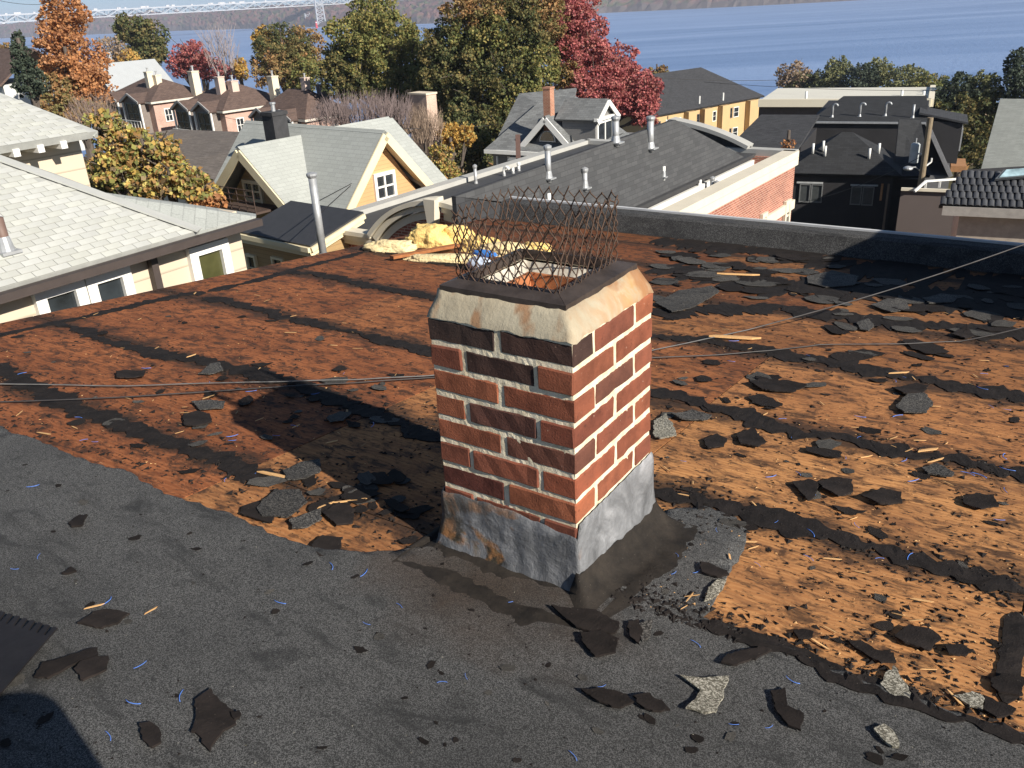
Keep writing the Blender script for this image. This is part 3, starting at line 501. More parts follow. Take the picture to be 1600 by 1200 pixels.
big = [
 ([(1062, 1064), (1095, 1068), (1136, 1068), (1132, 1090), (1120, 1122), (1100, 1124), (1070, 1116), (1092, 1098), (1096, 1086)], PALE, 'pale grey granule shingle scrap shaped like a boomerang', .2),
 ([(1372, 1072), (1396, 1046), (1410, 1068), (1430, 1098), (1410, 1104)], PALE, 'pale triangular shingle scrap at the lower edge of bright plywood', .2),
 ([(1490, 1092), (1520, 1086), (1534, 1092), (1534, 1114), (1512, 1106)], PALE, 'pale half of a torn shingle beside its black half', .1),
 ([(1536, 1090), (1556, 1100), (1586, 1112), (1584, 1120), (1560, 1127), (1536, 1114)], TAR, 'black half of the torn shingle near the right frame edge', .1),
 ([(1364, 1146), (1380, 1140), (1392, 1152), (1404, 1166), (1402, 1177), (1384, 1172)], PALE, 'small pale shingle crescent near the bottom edge', .1),
 ([(1108, 925), (1120, 912), (1134, 911), (1128, 928), (1112, 941), (1100, 945)], PALE, 'pale chipped shingle bit at the corner of bright plywood', .0),
 ([(1398, 640), (1418, 620), (1444, 620), (1457, 634), (1446, 648), (1412, 650)], GRAN, 'rounded olive grey shingle scrap on the orange plywood', .3),
 ([(1022, 662), (1040, 652), (1050, 668), (1058, 684), (1030, 690), (1020, 684)], PALE, 'heap of pale mortar crumbs against the sunny side of the chimney', .4),
 ([(1392, 610), (1430, 603), (1450, 610), (1440, 618), (1410, 620)], TAR, 'dark curled scrap just above the rounded olive scrap', .4),
 ([(1396, 1000), (1420, 982), (1452, 990), (1470, 1004), (1450, 1022), (1420, 1014)], TAR, 'big black felt scrap in the middle of the bright plywood', .25),
 ([(1324, 1006), (1344, 1006), (1366, 1020), (1394, 1026), (1400, 1040), (1376, 1040), (1350, 1028)], TAR, 'long black felt scrap left of the biggest one on bright plywood', .15),
 ([(1476, 1016), (1500, 1012), (1518, 1020), (1506, 1030), (1482, 1029)], TAR, 'rough black lump on the bright plywood', .3),
 ([(1238, 990), (1252, 988), (1270, 992), (1268, 1001), (1246, 1000)], TAR, 'paired black scraps on the bright plywood centre', .2),
 ([(1548, 1064), (1566, 1058), (1598, 1066), (1596, 1092), (1560, 1086), (1546, 1078)], TAR, 'black felt scrap at the right frame edge of bright plywood', .2),
 ([(1092, 886), (1106, 888), (1130, 898), (1140, 906), (1120, 910), (1098, 902)], TAR, 'flat black flake right of the chimney tar', .1),
 ([(862, 956), (884, 960), (930, 964), (968, 984), (962, 1000), (930, 998), (900, 990), (880, 972)], TAR, 'long leaf shaped black felt scrap in front of the chimney', .15),
 ([(908, 1088), (940, 1084), (980, 1096), (988, 1108), (968, 1117), (940, 1110), (922, 1096)], TAR, 'brown black felt scrap with a pointed tip', .2),
 ([(992, 1098), (1014, 1094), (1034, 1106), (1046, 1120), (1020, 1122), (996, 1110)], TAR, 'black felt scrap with a blue thread under its edge', .2),
 ([(982, 980), (998, 978), (1004, 1000), (998, 1016), (984, 1004)], TAR, 'black standing flap in front of the chimney', .3),
 ([(1000, 984), (1020, 980), (1014, 1004), (1004, 1014), (999, 1000)], GRAN, 'grey brown flap leaning on the black one', .5),
 ([(908, 1000), (940, 996), (966, 1010), (960, 1030), (930, 1036), (912, 1016)], TAR, 'crumpled black felt under the leaf shaped scrap', .3),
 ([(1136, 1030), (1190, 1018), (1206, 1024), (1180, 1036), (1150, 1046), (1126, 1044)], TAR, 'long dark felt scrap by the roll edge', .15),
 ([(1206, 1086), (1226, 1082), (1230, 1110), (1254, 1122), (1250, 1150), (1230, 1140), (1214, 1120)], TAR, 'tall black smear of felt near the bottom edge', .1),
 ([(306, 1102), (330, 1084), (346, 1104), (366, 1120), (372, 1140), (350, 1152), (330, 1180), (316, 1164), (302, 1150), (308, 1130)], TAR, 'large black felt patch on the roll roofing near the bottom edge', .0),
 ([(222, 1140), (236, 1138), (252, 1150), (256, 1170), (238, 1178), (226, 1164)], TAR, 'crooked black scrap left of the large black patch', .2),
 ([(362, 1126), (376, 1119), (382, 1126), (370, 1136)], TAR, 'tiny black scrap touching the large black patch', .3),
 ([(58, 1066), (70, 1044), (106, 1034), (138, 1024), (156, 1020), (158, 1034), (130, 1040), (100, 1056), (76, 1070)], TAR, 'long black felt scrap beside the toothed shovel blade', .1),
 ([(120, 1058), (130, 1044), (154, 1036), (172, 1036), (168, 1056), (150, 1064), (134, 1074)], TAR, 'rounded black felt scrap below the long one by the shovel', .25),
 ([(124, 982), (150, 964), (170, 958), (204, 966), (186, 980), (160, 988), (140, 984)], TAR, 'black felt scrap carrying a bent blue thread', .1),
 ([(110, 822), (126, 812), (138, 812), (130, 828), (112, 830)], TAR, 'black scrap on the upper part of the roll roofing', .25),
 ([(98, 902), (112, 892), (120, 898), (108, 902)], TAR, 'arrow shaped black scrap on the roll roofing', .2),
 ([(312, 588), (330, 572), (344, 570), (350, 582), (330, 588)], GRAN, 'grey pointed shingle scrap above the chimney shadow tip', .3),
 ([(300, 632), (330, 628), (352, 632), (350, 642), (312, 644)], GRAN, 'grey flat shingle piece just left of the chimney shadow tip', .3),
 ([(286, 652), (310, 646), (330, 652), (332, 664), (306, 670), (288, 668)], TAR, 'black felt lump below the grey piece by the shadow tip', .3),
 ([(182, 586), (200, 582), (228, 584), (226, 592), (200, 594), (184, 594)], TAR, 'long black felt lump on the reddish plywood', .35),
 ([(402, 800), (430, 770), (470, 770), (480, 790), (450, 812), (410, 812)], GRAN, 'grey shingle sheet in the rubble heap by the chimney shadow', .3),
 ([(444, 740), (470, 728), (500, 724), (502, 742), (476, 752), (450, 754)], GRAN, 'grey rubble sheet half inside the chimney shadow', .3),
 ([(380, 796), (404, 788), (430, 800), (426, 822), (396, 814), (376, 806)], TAR, 'black sheet at the lower left of the rubble heap', .25),
 ([(452, 818), (480, 806), (502, 800), (504, 816), (480, 828), (460, 832)], GRAN, 'narrow grey sheet at the bottom of the rubble heap', .3),
 ([(505, 806), (530, 790), (556, 800), (552, 822), (526, 826)], TAR, 'black crumpled sheet in the rubble heap', .3),
 ([(488, 858), (506, 842), (536, 846), (528, 870), (500, 876)], TAR, 'black curled sheet below the rubble heap', .35),
 ([(1024, 478), (1060, 456), (1112, 452), (1124, 460), (1080, 484), (1050, 492)], GRAN, 'lifted flat shingle sheet just right of the chimney cap', .2),
 ([(1170, 602), (1190, 596), (1230, 600), (1260, 608), (1240, 616), (1190, 614)], TAR, 'long black lump on the orange plywood', .35),
 ([(1236, 758), (1262, 754), (1278, 760), (1274, 780), (1262, 788), (1250, 774)], TAR, 'arrow shaped black scrap among the orange plywood debris', .35),
 ([(1278, 758), (1300, 752), (1330, 758), (1332, 774), (1310, 780), (1284, 770)], TAR, 'black hump right of the arrow shaped scrap', .45),
 ([(1344, 782), (1376, 768), (1406, 776), (1408, 790), (1376, 794)], TAR, 'pointed black hump on the orange plywood', .45),
 ([(1500, 784), (1524, 776), (1550, 780), (1560, 796), (1530, 800), (1508, 794)], TAR, 'black rag near the right edge on orange plywood', .3),
 ([(1098, 690), (1120, 682), (1136, 690), (1130, 702), (1104, 704)], TAR, 'flat black shingle tab right of the chimney', .2),
 ([(1150, 682), (1176, 674), (1196, 694), (1184, 702), (1156, 698)], TAR, 'second flat black shingle tab right of the chimney', .3),
 ([(1048, 652), (1080, 644), (1112, 654), (1106, 660), (1064, 660)], GRAN, 'curled grey shingle lying close to the chimney', .3),
 ([(1484, 526), (1508, 514), (1522, 528), (1506, 532)], TAR, 'small dark tent shaped flap under the lying cable end', .6),
 ([(1338, 506), (1356, 502), (1366, 512), (1356, 520), (1344, 518)], GRAN, 'grey tongue shaped shingle near the taut cable', .25),
 ([(1440, 735), (1462, 728), (1490, 744), (1486, 750), (1450, 744)], GRAN, 'grey shingle bar beside the split wood blocks', .25),
 ([(1260, 434), (1300, 426), (1340, 436), (1336, 448), (1290, 452), (1262, 446)], GRAN, 'grey shingle sheet below the strip of deep shade', .2),
 ([(1360, 480), (1384, 470), (1416, 474), (1420, 486), (1390, 492)], GRAN, 'grey shingle hump below the taut cable', .3),
 ([(1440, 468), (1470, 462), (1496, 466), (1490, 474), (1452, 478)], GRAN, 'grey shingle sheet at the foot of the deep shade', .2)]
for pp, mt, lab, cu in big: pxscrap(pp, mt, lab, .005, cu, .002, mul((1, .97, .95), rnd.uniform(.85, 1.3)))
def zl(what, cat, x, y):
    px_, py_ = proj(V((x, y, dz(y)))); roll_ = sit(x, y) > dz(y) + .0011
    if roll_: w = 'on the roll roofing ' + ('near the shovel' if px_ < 260 else 'left of the rusty stain' if px_ < 560 else 'before the chimney' if px_ < 950 else 'toward the boomerang scrap')
    elif px_ < 700: w = 'on reddish plywood ' + ('by the rubble heap' if px_ > 380 and py_ > 700 else 'at the chimney shadow' if px_ > 300 and py_ > 560 else 'under the two cables' if py_ > 570 else 'along the roof edge' if px_ < 300 else 'before the insulation')
    else: w = 'on orange plywood ' + ('near the back kerb' if y > 4.9 else 'around the taut cable' if y > 4.1 else 'at the lying cable' if y > 3.5 else 'below the lying cable' if y > 2.87 else 'above the bright square' if y > 2.12 else 'in the bright bare square') + (', chimney side' if px_ < 1210 else ', middle' if px_ < 1400 else ', outer end')
    return what + ' ' + w, cat, what + 's ' + w
# blue threads, wood splinters
BLUE = plain('blue_plastic', (.10, .24, .72), .45, .2, 40, 0)
SPL = plain('split_wood', (.62, .36, .15), .8, .3, 30, .2, objcol=True)
def thread_mesh(seed):
    R = random.Random(seed); a = R.uniform(-1.6, 1.6); p = []; x = y = 0.; h = 0
    for i in range(7): p.append(V((x, y, .05))); x += .33 * math.cos(h); y += .33 * math.sin(h); h += a / 6 + R.uniform(-.12, .12)
    c = sum(p, V()) / 7; mb = MB().tube([q - V((c.x, c.y, 0)) for q in p], .042, 5); o = mb.build('thread', BLUE, smooth=True); me = o.data; bpy.data.objects.remove(o); return me
TH = [thread_mesh(i) for i in range(9)]
def sl_mesh(seed):
    R = random.Random(seed); mb = MB(); w = R.uniform(.05, .16); mb.ext([(-1, -w * .4, .03), (-.3, -w, .03), (.8, -w * .7, .05), (1.1, R.uniform(-w, w), .06), (.7, w * .8, .05), (-.6, w, .03)], (0, 0, .07)); o = mb.build('splinter', SPL); me = o.data; bpy.data.objects.remove(o); return me
SPM = [sl_mesh(i) for i in range(8)]
for x, y, R in spots(22, (20, 1240, 720, 1190), lambda a, b: b > edge_y(a) + 14, 21): tag(place(R.choice(TH), 'blue_thread', x, y, R.uniform(.010, .021), R.uniform(0, 6), .002), *zl('short bright blue plastic thread', 'thread', x, y))
for x, y, R in spots(42, (1040, 1595, 520, 900), lambda a, b: True, 22): tag(place(R.choice(TH), 'blue_thread', x, y, R.uniform(.010, .028), R.uniform(0, 6), .003), *zl('short pale blue plastic thread', 'thread', x, y))
for x, y, R in spots(18, (20, 600, 560, 850), lambda a, b: b < edge_y(a), 23): tag(place(R.choice(TH), 'blue_thread', x, y, R.uniform(.010, .024), R.uniform(0, 6), .003), *zl('short pale blue plastic thread', 'thread', x, y))
for x, y, R in spots(60, (1030, 1595, 420, 1100), lambda a, b: b < edge_y(a), 24): tag(place(R.choice(SPM), 'wood_splinter', x, y, R.uniform(.008, .026), R.uniform(0, 6), .003, (0, 0), mul((1, 1, 1), R.uniform(.6, 1.4))), *zl('light wood splinter', 'splinter', x, y))
for x, y, R in spots(46, (10, 650, 430, 850), lambda a, b: b < edge_y(a) and b > 520 - .2 * a, 25): tag(place(R.choice(SPM), 'wood_splinter', x, y, R.uniform(.008, .030), R.uniform(0, 6), .003, (0, 0), mul((1, 1, 1), R.uniform(.5, 1.2))), *zl('light wood splinter', 'splinter', x, y))
for (px_, py_, s, a, lab) in ((1150, 531, .12, .45, 'long orange wood splinter under the taut cable by the chimney'), (1155, 432, .13, .5, 'pale plank splinter in front of the back kerb'), (1450, 706, .045, .9, 'split wood block in the middle of the orange plywood'), (1463, 722, .04, 1.1, 'second split wood block just below the first'), (548, 786, .05, .9, 'thin yellow splinter at the chimney shadow border'), (430, 746, .06, .2, 'orange splinter above the rubble heap'), (510, 792, .03, 1.4, 'chewed orange wood bit in the rubble heap'), (238, 960, .018, 1.6, 'thin orange splinter on the roll roofing'), (150, 953, .022, 1.1, 'thin pale splinter by the shovel blade'), (1405, 585, .05, .8, 'pale splinter on the felt strip below the lying cable'), (1070, 776, .02, .2, 'round pale wood chip right of the chimney base')):
    p = deck(px_, py_); tag(place(SPM[int(px_) % 8], 'wood_splinter', p.x, p.y, s, a, .004), lab, 'splinter', None)
# uncountable crumbs
def crumbs(name, n, box, rr, seed, smin, smax, mat, label, flat=.5, seam=False):
    mb = MB(); R = random.Random(seed); k = 0
    while k < n:
        a, b = R.uniform(*box[:2]), R.uniform(*box[2:]); p = deck(a, b)
        if seam and min(abs(p.y - q) for q in (1.24, 1.5, 2.12, 2.87, 3.66, 4.46, 5.22)) > .02 + abs(R.gauss(0, .07)): continue
        if not rr(a, b, p) or inside_chimney(p.x, p.y) or (noise.noise(V((p.x * 3, p.y * 3, seed))) + .55 < R.random()): continue
        s = smin + (smax - smin) * R.random() ** 3; z = sit(p.x, p.y); q = R.uniform(0, 6.3); e = R.uniform(.3, 1)
        vs = [V((p.x + math.cos(q + i * 2.1) * s * (e if i else 1.3), p.y + math.sin(q + i * 2.1) * s * (e if i else 1.3), z + .0008)) for i in range(3)]; mb.add(vs + [V((p.x, p.y, z + s * flat))], [(0, 1, 3), (1, 2, 3), (2, 0, 3)]); k += 1
    o = mb.build(name, mat); o['label'] = label; o['category'] = 'crumbs'; return struct(o, 'stuff')
ondeck = lambda a, b, p: b < edge_y(a) + 4 and XL + .03 < p.x and p.y < 6.25
crumbs('felt_crumbs', 5200, (0, 1600, 372, 1150), ondeck, 31, .0015, .011, TAR, 'black felt crumbs scattered over the bare plywood')
crumbs('seam_crumbs', 6500, (0, 1600, 372, 1150), ondeck, 36, .002, .016, TAR, 'black felt crumbs gathered along the plywood seams', .4, True)
crumbs('wood_chips', 1500, (0, 1600, 372, 1150), ondeck, 32, .0012, .006, SPL, 'light wood chips scattered over the bare plywood')
crumbs('roofing_crumbs', 700, (0, 1600, 680, 1200), lambda a, b, p: b > edge_y(a) + 6, 33, .001, .005, TAR, 'black crumbs scattered over the grey roll roofing')
crumbs('pale_specks', 500, (0, 1600, 372, 1200), lambda a, b, p: XL + .03 < p.x and p.y < 6.2, 34, .0008, .003, PALE, 'pale granule specks scattered over the whole roof')
# yellow insulation torn out near the back kerb
INS = plain('yellow_insulation', (.80, .56, .20), .95, .22, 9, .7, 45, bd=.02); INS2 = plain('pale_insulation', (.72, .58, .32), .95, .25, 9, .7, 45, bd=.02)
def lump(px_, py_, w, d, h, rot, mat, seed, label, cat='insulation'):
    p = deck(px_, py_); bm = bmesh.new(); bmesh.ops.create_icosphere(bm, subdivisions=5, radius=1)
    for v in bm.verts:
        q = v.co * 1.7 + V((seed, seed, 0)); k = 1 + .28 * noise.noise(q) + .12 * noise.noise(q * 3) + .07 * noise.noise(q * 8) + .05 * noise.noise(q * 19)
        v.co = V((math.copysign(abs(v.co.x) ** .7, v.co.x) * k * w, math.copysign(abs(v.co.y) ** .7, v.co.y) * k * d, max(-.25, v.co.z * k) * h))
    me = bpy.data.meshes.new('insulation_lump'); bm.to_mesh(me); bm.free(); me.materials.append(mat); me.polygons.foreach_set('use_smooth', [True] * len(me.polygons))
    o = link('insulation_lump', me); o.location = (p.x, p.y, dz(p.y) + h * .15); o.rotation_euler = (-.1, 0, rot); return tag(o, label, cat)
for i, a in enumerate([(612, 392, .20, .08, .07, .3, INS2, 'long pale insulation lump nearest the roof edge'), (672, 383, .17, .13, .14, .2, INS, 'big bright yellow insulation lump under the brick arch'), (712, 382, .15, .12, .12, .6, INS, 'yellow insulation lump just behind the left side of the mesh'), (690, 408, .26, .06, .045, .35, INS2, 'flat pale insulation strip in front of the yellow lumps'), (752, 392, .15, .10, .09, 0, INS, 'yellow insulation lump seen through the mesh cage'), (790, 398, .20, .10, .08, .4, INS2, 'pale insulation lump behind the middle of the mesh cage'), (838, 390, .12, .06, .05, .2, INS, 'small yellow insulation lump right behind the chimney opening')]):
    lump(a[0], a[1], a[2], a[3], a[4], a[5], a[6], i * 3.1, a[7])
mb = MB(); mb.beam(deck(612, 402, .03), deck(716, 383, .05), .05, .02); tag(mb.build('wood_batten', SPL), 'reddish wood batten lying among the yellow insulation', 'batten').color = (.5, .32, .25, 1)
p = deck(752, 424); t_ = thing('plastic_pack', 'crumpled white plastic pack with bright blue end behind the mesh', 'pack', loc=(p.x, p.y, dz(p.y)))
for nm, c, bx_, s in (('wrapper', (.55, .62, .72), (0, 0, .05), (.2, .1, .1)), ('blue_end', (.06, .22, .6), (.02, .03, .115), (.19, .06, .045))):
    bm = bmesh.new(); bmesh.ops.create_icosphere(bm, subdivisions=3, radius=.5)
    for v in bm.verts: k = 1 + .25 * noise.noise(v.co * 5 + V((s[0] * 50, 0, 0))); v.co = V((v.co.x * s[0] * k + bx_[0], v.co.y * s[1] * k + bx_[1], v.co.z * s[2] * k + bx_[2]))
    me = bpy.data.meshes.new(nm); bm.to_mesh(me); bm.free(); me.materials.append(plain('film_' + nm, c, .3, .2, 30, .3)); link(nm, me, t_)
# cables
CAB = plain('grey_cable', (.13, .125, .12), .5, .3, 20, 0); CAB2 = plain('black_cable', (.045, .04, .038), .5, .3, 20, 0)
def deckline(l, h=.012):
    o = []
    for a, b in zip(l, l[1:]):
        A, B = deck(*a), deck(*b)
        for k in range(6): q = A.lerp(B, k / 6); o.append(V((q.x, q.y, dz(q.y) + h + .003 * noise.noise(q * 5))))
    return o
ln = deckline([(-120, 608), (0, 604), (200, 607), (430, 600), (560, 597), (668, 591), (860, 575), (1020, 551), (1100, 534), (1180, 516)])
end = onY(1720, 338, 4.6); a = ln[-1]
ln += [a.lerp(end, k / 12) - V((0, 0, .03 * math.sin(math.pi * k / 12))) for k in range(1, 13)]
tag(MB().tube(ln, .0027, 6).build('taut_cable', CAB, smooth=True), 'thin pale cable rising taut from the roof to the upper right', 'cable')
ln = deckline([(-120, 640), (0, 632), (110, 629), (300, 618), (450, 607), (560, 602), (670, 594), (860, 585), (1020, 563), (1120, 558), (1200, 552), (1280, 542), (1400, 541), (1500, 537), (1545, 528), (1640, 506)])
tag(MB().tube(ln, .0027, 6).build('lying_cable', CAB2, smooth=True), 'thin dark cable lying slack across the whole roof', 'cable')
# toothed tear-off shovel at the lower left
t_ = thing('tear_off_shovel', 'dark toothed shingle shovel blade at the lower left corner', 'shovel')
b0 = deck(80, 995, .035); b1 = deck(-70, 950, .035); lo0 = deck(-8, 1112, .012); dv = (lo0 - b0); dv.z = 0; u_ = (b1 - b0).normalized(); nb = u_.cross(dv.normalized())
n = 13; mb = MB(); L = (b1 - b0).length; tooth = -dv.normalized() * .03; prof = []
for i in range(n):
    f0 = i / n; prof += [b0 + u_ * (L * (f0 + .12 / n)) + tooth, b0 + u_ * (L * (f0 + .62 / n)) + tooth, b0 + u_ * (L * (f0 + .72 / n)), b0 + u_ * (L * (f0 + .99 / n))]
back = [b1 + dv * 1.15, b0 + dv * 1.15 + u_ * .02]
mb.ext(prof + back, V((0, 0, -.004))); SHM = plain('worn_black_steel', (.024, .021, .021), .5, .35, 12, .15, 60, metal=.4); mb.build('blade', SHM, t_)
mb = MB(); c0 = (b0 + b1) / 2 + dv * 1.0 + V((0, 0, .004)); hv = dv.normalized() * .5 + V((0, 0, .28)); mb.tube([c0, c0 + hv * .25, c0 + hv * 1.5], [.022, .018, .016], 10); mb.build('handle', plain('ash_handle', (.35, .22, .11), .6), t_)
# added unseen roll standing in for the person whose shadow falls lower left
mb = MB(); sp = []
for i in range(90):
    a = i * .28; r_ = .035 + .0009 * i; sp.append((math.cos(a) * r_, math.sin(a) * r_))
for z0, z1 in ((0, .66),):
    k = len(sp); mb.add([V((x, y, z0)) for x, y in sp] + [V((x, y, z1)) for x, y in sp], [(i, i + 1, k + i + 1, k + i) for i in range(k - 1)]); mb.tube([(0, 0, .002), (0, 0, .658)], .15, 24)
o = mb.build('shadow_roll', TAR); o.location = (-.37, .15, dz(.15) + .006); o.color = (1, 1, 1, 1); tag(o, 'added unseen roll standing in for a person, shadowing the lower left corner', 'shadow caster')
# added unseen block beyond the right frame edge, shading the back right corner
t_ = thing('shade_block', 'added unseen block shading the back right corner of the roof', 'bulkhead', loc=(0, 0, 0))
mb = MB(); mb.box((2.6, 6.5, -1.3), (3.4, 3.4, 1.5)); mb.build('wall', siding('shade_block_siding', (.35, .33, .3)), t_)
mb = MB(); mb.box((2.6, 6.5, -.51), (3.5, 3.5, .08)); mb.build('roof', TAR, t_)
# layered shingle litter near the back kerb and right of the chimney cap
for k, (box, n, s0, s1, lab, grp, sd) in enumerate((((1030, 1340, 378, 470), 52, .04, .13, 'flat dark shingle sheet in the litter behind the chimney cap', 'shingle litter behind the chimney cap', 71), ((1300, 1595, 440, 560), 36, .04, .11, 'flat dark shingle sheet in the litter below the deep shade', 'shingle litter below the deep shade', 72), ((1030, 1330, 560, 720), 16, .03, .07, 'dark shingle piece strewn right of the chimney bricks', 'shingle pieces right of the chimney', 73), ((390, 640, 740, 862), 22, .02, .06, 'dark shingle chunk in the rubble heap at the shadow border', 'rubble heap chunks', 74), ((300, 640, 560, 700), 14, .02, .06, 'dark shingle piece near the chimney shadow tip', 'pieces near the chimney shadow', 75))):
    for x, y, R in spots(n, box, lambda a, b: b < edge_y(a) - 6, sd):
        g = R.random() < .5; s = R.uniform(s0, s1); o = place(R.choice(GM if g else TM), 'shingle_piece', x, y, s, R.uniform(0, 6.3), .002 + R.uniform(0, .006), (R.uniform(-.04, .06), 0), mul((1, .97, .95), R.uniform(.8, 1.3)), s * .12 + .008); l2 = zlabel(lab, x, y, s * .6, g); tag(o, l2, 'shingle piece', l2)
# ------------------------------------------------------------------ far setting: terrain, river, far shore
def hor(px): return 37.5 - .0561 * px
def vdir(px): d = D(px, hor(px)); d.z = 0; return d.normalized()
HD = V((-.574, .819, 0))
def gz(p):
    d = p.x * HD.x + p.y * HD.y; t = max(0., min(1., (d - 12) / 330)); return -11 - 41 * t
def gpt(p): return V((p.x, p.y, gz(p)))
RX = V((HD.y, -HD.x, 0)); mb = MB(); nx, ny = 70, 60
for j in range(ny + 1):
    for i in range(nx + 1):
        d = -60 + 480 * (j / ny) ** 1.3; s = (i / nx - .5) * 2; s = s * abs(s) ** .4 * 900; p = HD * d + RX * s; z = gz(p) + .5 * noise.noise(p * .03)
        if d > 345: z -= (d - 345) * .08
        mb.v.append((p.x, p.y, z))
mb.f = [(j * (nx + 1) + i, j * (nx + 1) + i + 1, (j + 1) * (nx + 1) + i + 1, (j + 1) * (nx + 1) + i) for j in range(ny) for i in range(nx)]; mb.mi = [0] * len(mb.f)
n = N('leafy_ground'); v_ = n.co(); c_ = n.ramp(n.noise(v_, .25, 6, .7), [(.3, (.05, .055, .025)), (.5, (.10, .085, .04)), (.7, (.13, .12, .05))]); n.bump(n.noise(v_, 2, 5), .5, .2); struct(mb.build('ground', n.out(c_, .95, 0, .1), smooth=True))
n = N('river_water'); v_ = n.node('Mapping', {'Vector': n.co('Object', rot=(0, 0, -.61)), 'Scale': (.0016, .011, 1)}).outputs[0]; big_ = n.noise(v_, 1., 6, .62, .6); c_ = n.ramp(big_, [(.32, (.12, .205, .38)), (.5, (.17, .265, .46)), (.68, (.23, .33, .53))]); w1 = n.noise(n.co('Object', (.25, .1, 1), (0, 0, .61)), 1., 5, .7); n.bump(w1, .6, 1.); WATER = n.out(c_, .5, 0, .3)
mb = MB(); A = HD * 300 - RX * 6000; mb.add([V((A.x, A.y, -55)), V((A.x, A.y, -55)) + RX * 12000, V((A.x, A.y, -55)) + RX * 12000 + HD * 9000, V((A.x, A.y, -55)) + HD * 9000], [(0, 1, 2, 3)]); struct(mb.build('river_water', WATER))
shore = [(-500, 84), (-200, 70), (0, 60), (140, 54), (280, 48), (500, 42), (700, 36), (860, 27), (950, 20), (1080, 14), (1200, 8), (1350, 0), (1600, -12), (2000, -30)]
SP = [onZ(a, b, -55) for a, b in shore]
mb = MB(); tint = []; rows = 26; cols = []
for a, b in zip(SP, SP[1:]):
    k = int((b - a).length / 13) + 1; cols += [a.lerp(b, q / k) for q in range(k)]
cols.append(SP[-1]); R = random.Random(3)
for i, p in enumerate(cols):
    away = V((p.x, p.y, 0)).normalized()
    for j in range(rows):
        d = 0 if j == 0 else 6 + 15 * j; h = 56 * (1 - math.exp(-j / 6.5)) * (1 + .22 * noise.noise(V((p.x * .0022, p.y * .0022, 1)))); q = p + away * d
        h += (0 if j == 0 else R.uniform(0, 9) + 6 * noise.noise(V((q.x * .012, q.y * .012, 2)))); mb.v.append((q.x + R.uniform(-4, 4), q.y + R.uniform(-4, 4), -55.5 + (h if j else 0)))
        c = V((.11, .066, .066)).lerp(V((.17, .09, .07)), R.random()) if R.random() < .7 else V((.07, .08, .04)); tint.append(c if j > 1 else V((.09, .075, .07)))
mb.f = [(i * rows + j, (i + 1) * rows + j, (i + 1) * rows + j + 1, i * rows + j + 1) for i in range(len(cols) - 1) for j in range(rows - 1)]; mb.mi = [0] * len(mb.f)
def m_leaf(name, tr=.3):
    n = N(name); a = n.node('Attribute', attribute_name='tint').outputs['Color']; n.set(n.p.inputs['Base Color'], a); n.p.inputs['Roughness'].default_value = .7; n.p.inputs['Specular IOR Level'].default_value = .2
    if tr: t = n.node('BsdfTranslucent', {'Color': a}); mx_ = n.node('MixShader', {0: tr, 1: n.p.outputs[0], 2: t.outputs[0]}); n.l.new(mx_.outputs[0], n.n['Material Output'].inputs[0])
    return n.m
LEAF = m_leaf('leaves'); HILL = m_leaf('wooded_hillside', 0)
o = struct(mb.build('far_hills', HILL, tint=tint)); 
# bridge over the river
t_ = thing('suspension_bridge', 'long pale steel bridge with double truss deck crossing to far shore', 'bridge')
STEEL = plain('pale_bridge_steel', (.40, .42, .45), .6, .05, .01, 0)
def brp(px, py): return at(px, py, 2700 + (495 - px) * -1.1)
L0, L1 = brp(-260, 36 - 0), brp(720, -13); u_ = (L1 - L0); n = 74; dr = u_.normalized(); side = V((dr.y, -dr.x, 0)).normalized() * 28; up = V((0, 0, 1))
zt_, zb_ = 0, -15
def bp(t, z): return L0 + u_ * t + V((0, 0, z))
for nm, z, h in (('upper_deck', 0, 3.2), ('lower_deck', -16, 2.4)):
    mb = MB(); a, b = bp(0, z), bp(1, z); mb.ext([a, b, b + side, a + side], V((0, 0, -h))); mb.build(nm, STEEL, t_)
for f in (0, 1):
    mb = MB()
    for i in range(n):
        a, b = bp(i / n, -3) + side * f, bp((i + 1) / n, -3) + side * f; a2, b2 = bp(i / n, -16) + side * f, bp((i + 1) / n, -16) + side * f; mb.beam(a if i % 2 else a2, b2 if i % 2 else b, 1.6); mb.beam(a, a2, 1.2)
    struct(mb.build('truss', STEEL, t_), 'stuff')
for k, (x0, x1) in enumerate(((497, 511), (479, 488))):
    base = onZ(x0, 42, -55); top = 40; dd = base.length; wv = V((CR.x, CR.y, 0)).normalized() * ((x1 - x0) * dd / FPX * .72)
    for s in (0, 1):
        mb = MB(); mb.beam(base + wv * s * 1.15, base + wv * s + V((0, 0, 75 if k == 0 else 38)), 3.5 if k == 0 else 2.5); mb.build('tower_leg', STEEL, t_)
    mb = MB()
    for q in range(6):
        z0, z1 = q * 11, q * 11 + 11
        if k and q > 2: break
        mb.beam(base + V((0, 0, z0)), base + wv + V((0, 0, z1)), 1.6); mb.beam(base + wv + V((0, 0, z0)), base + V((0, 0, z1)), 1.6); mb.beam(base + V((0, 0, z1)), base + wv + V((0, 0, z1)), 1.6)
    struct(mb.build('tower_bracing', STEEL, t_), 'stuff')
mb = MB(); R = random.Random(8)
for i in range(70): c = bp(R.random(), 1.4) + side * R.choice((.25, .7)); L_ = R.choice((5, 5, 9, 16)); mb.box(c, (L_, 2.6, 2.6 if L_ < 8 else 4), (dr, side.normalized(), up))
struct(mb.build('traffic', plain('traffic_paint', (.5, .5, .52), .4), t_), 'stuff')
b0 = onZ(495, 44, -55); t_ = thing('red_lighthouse', 'tiny red lighthouse at the foot of the bridge tower', 'lighthouse', loc=tuple(b0))
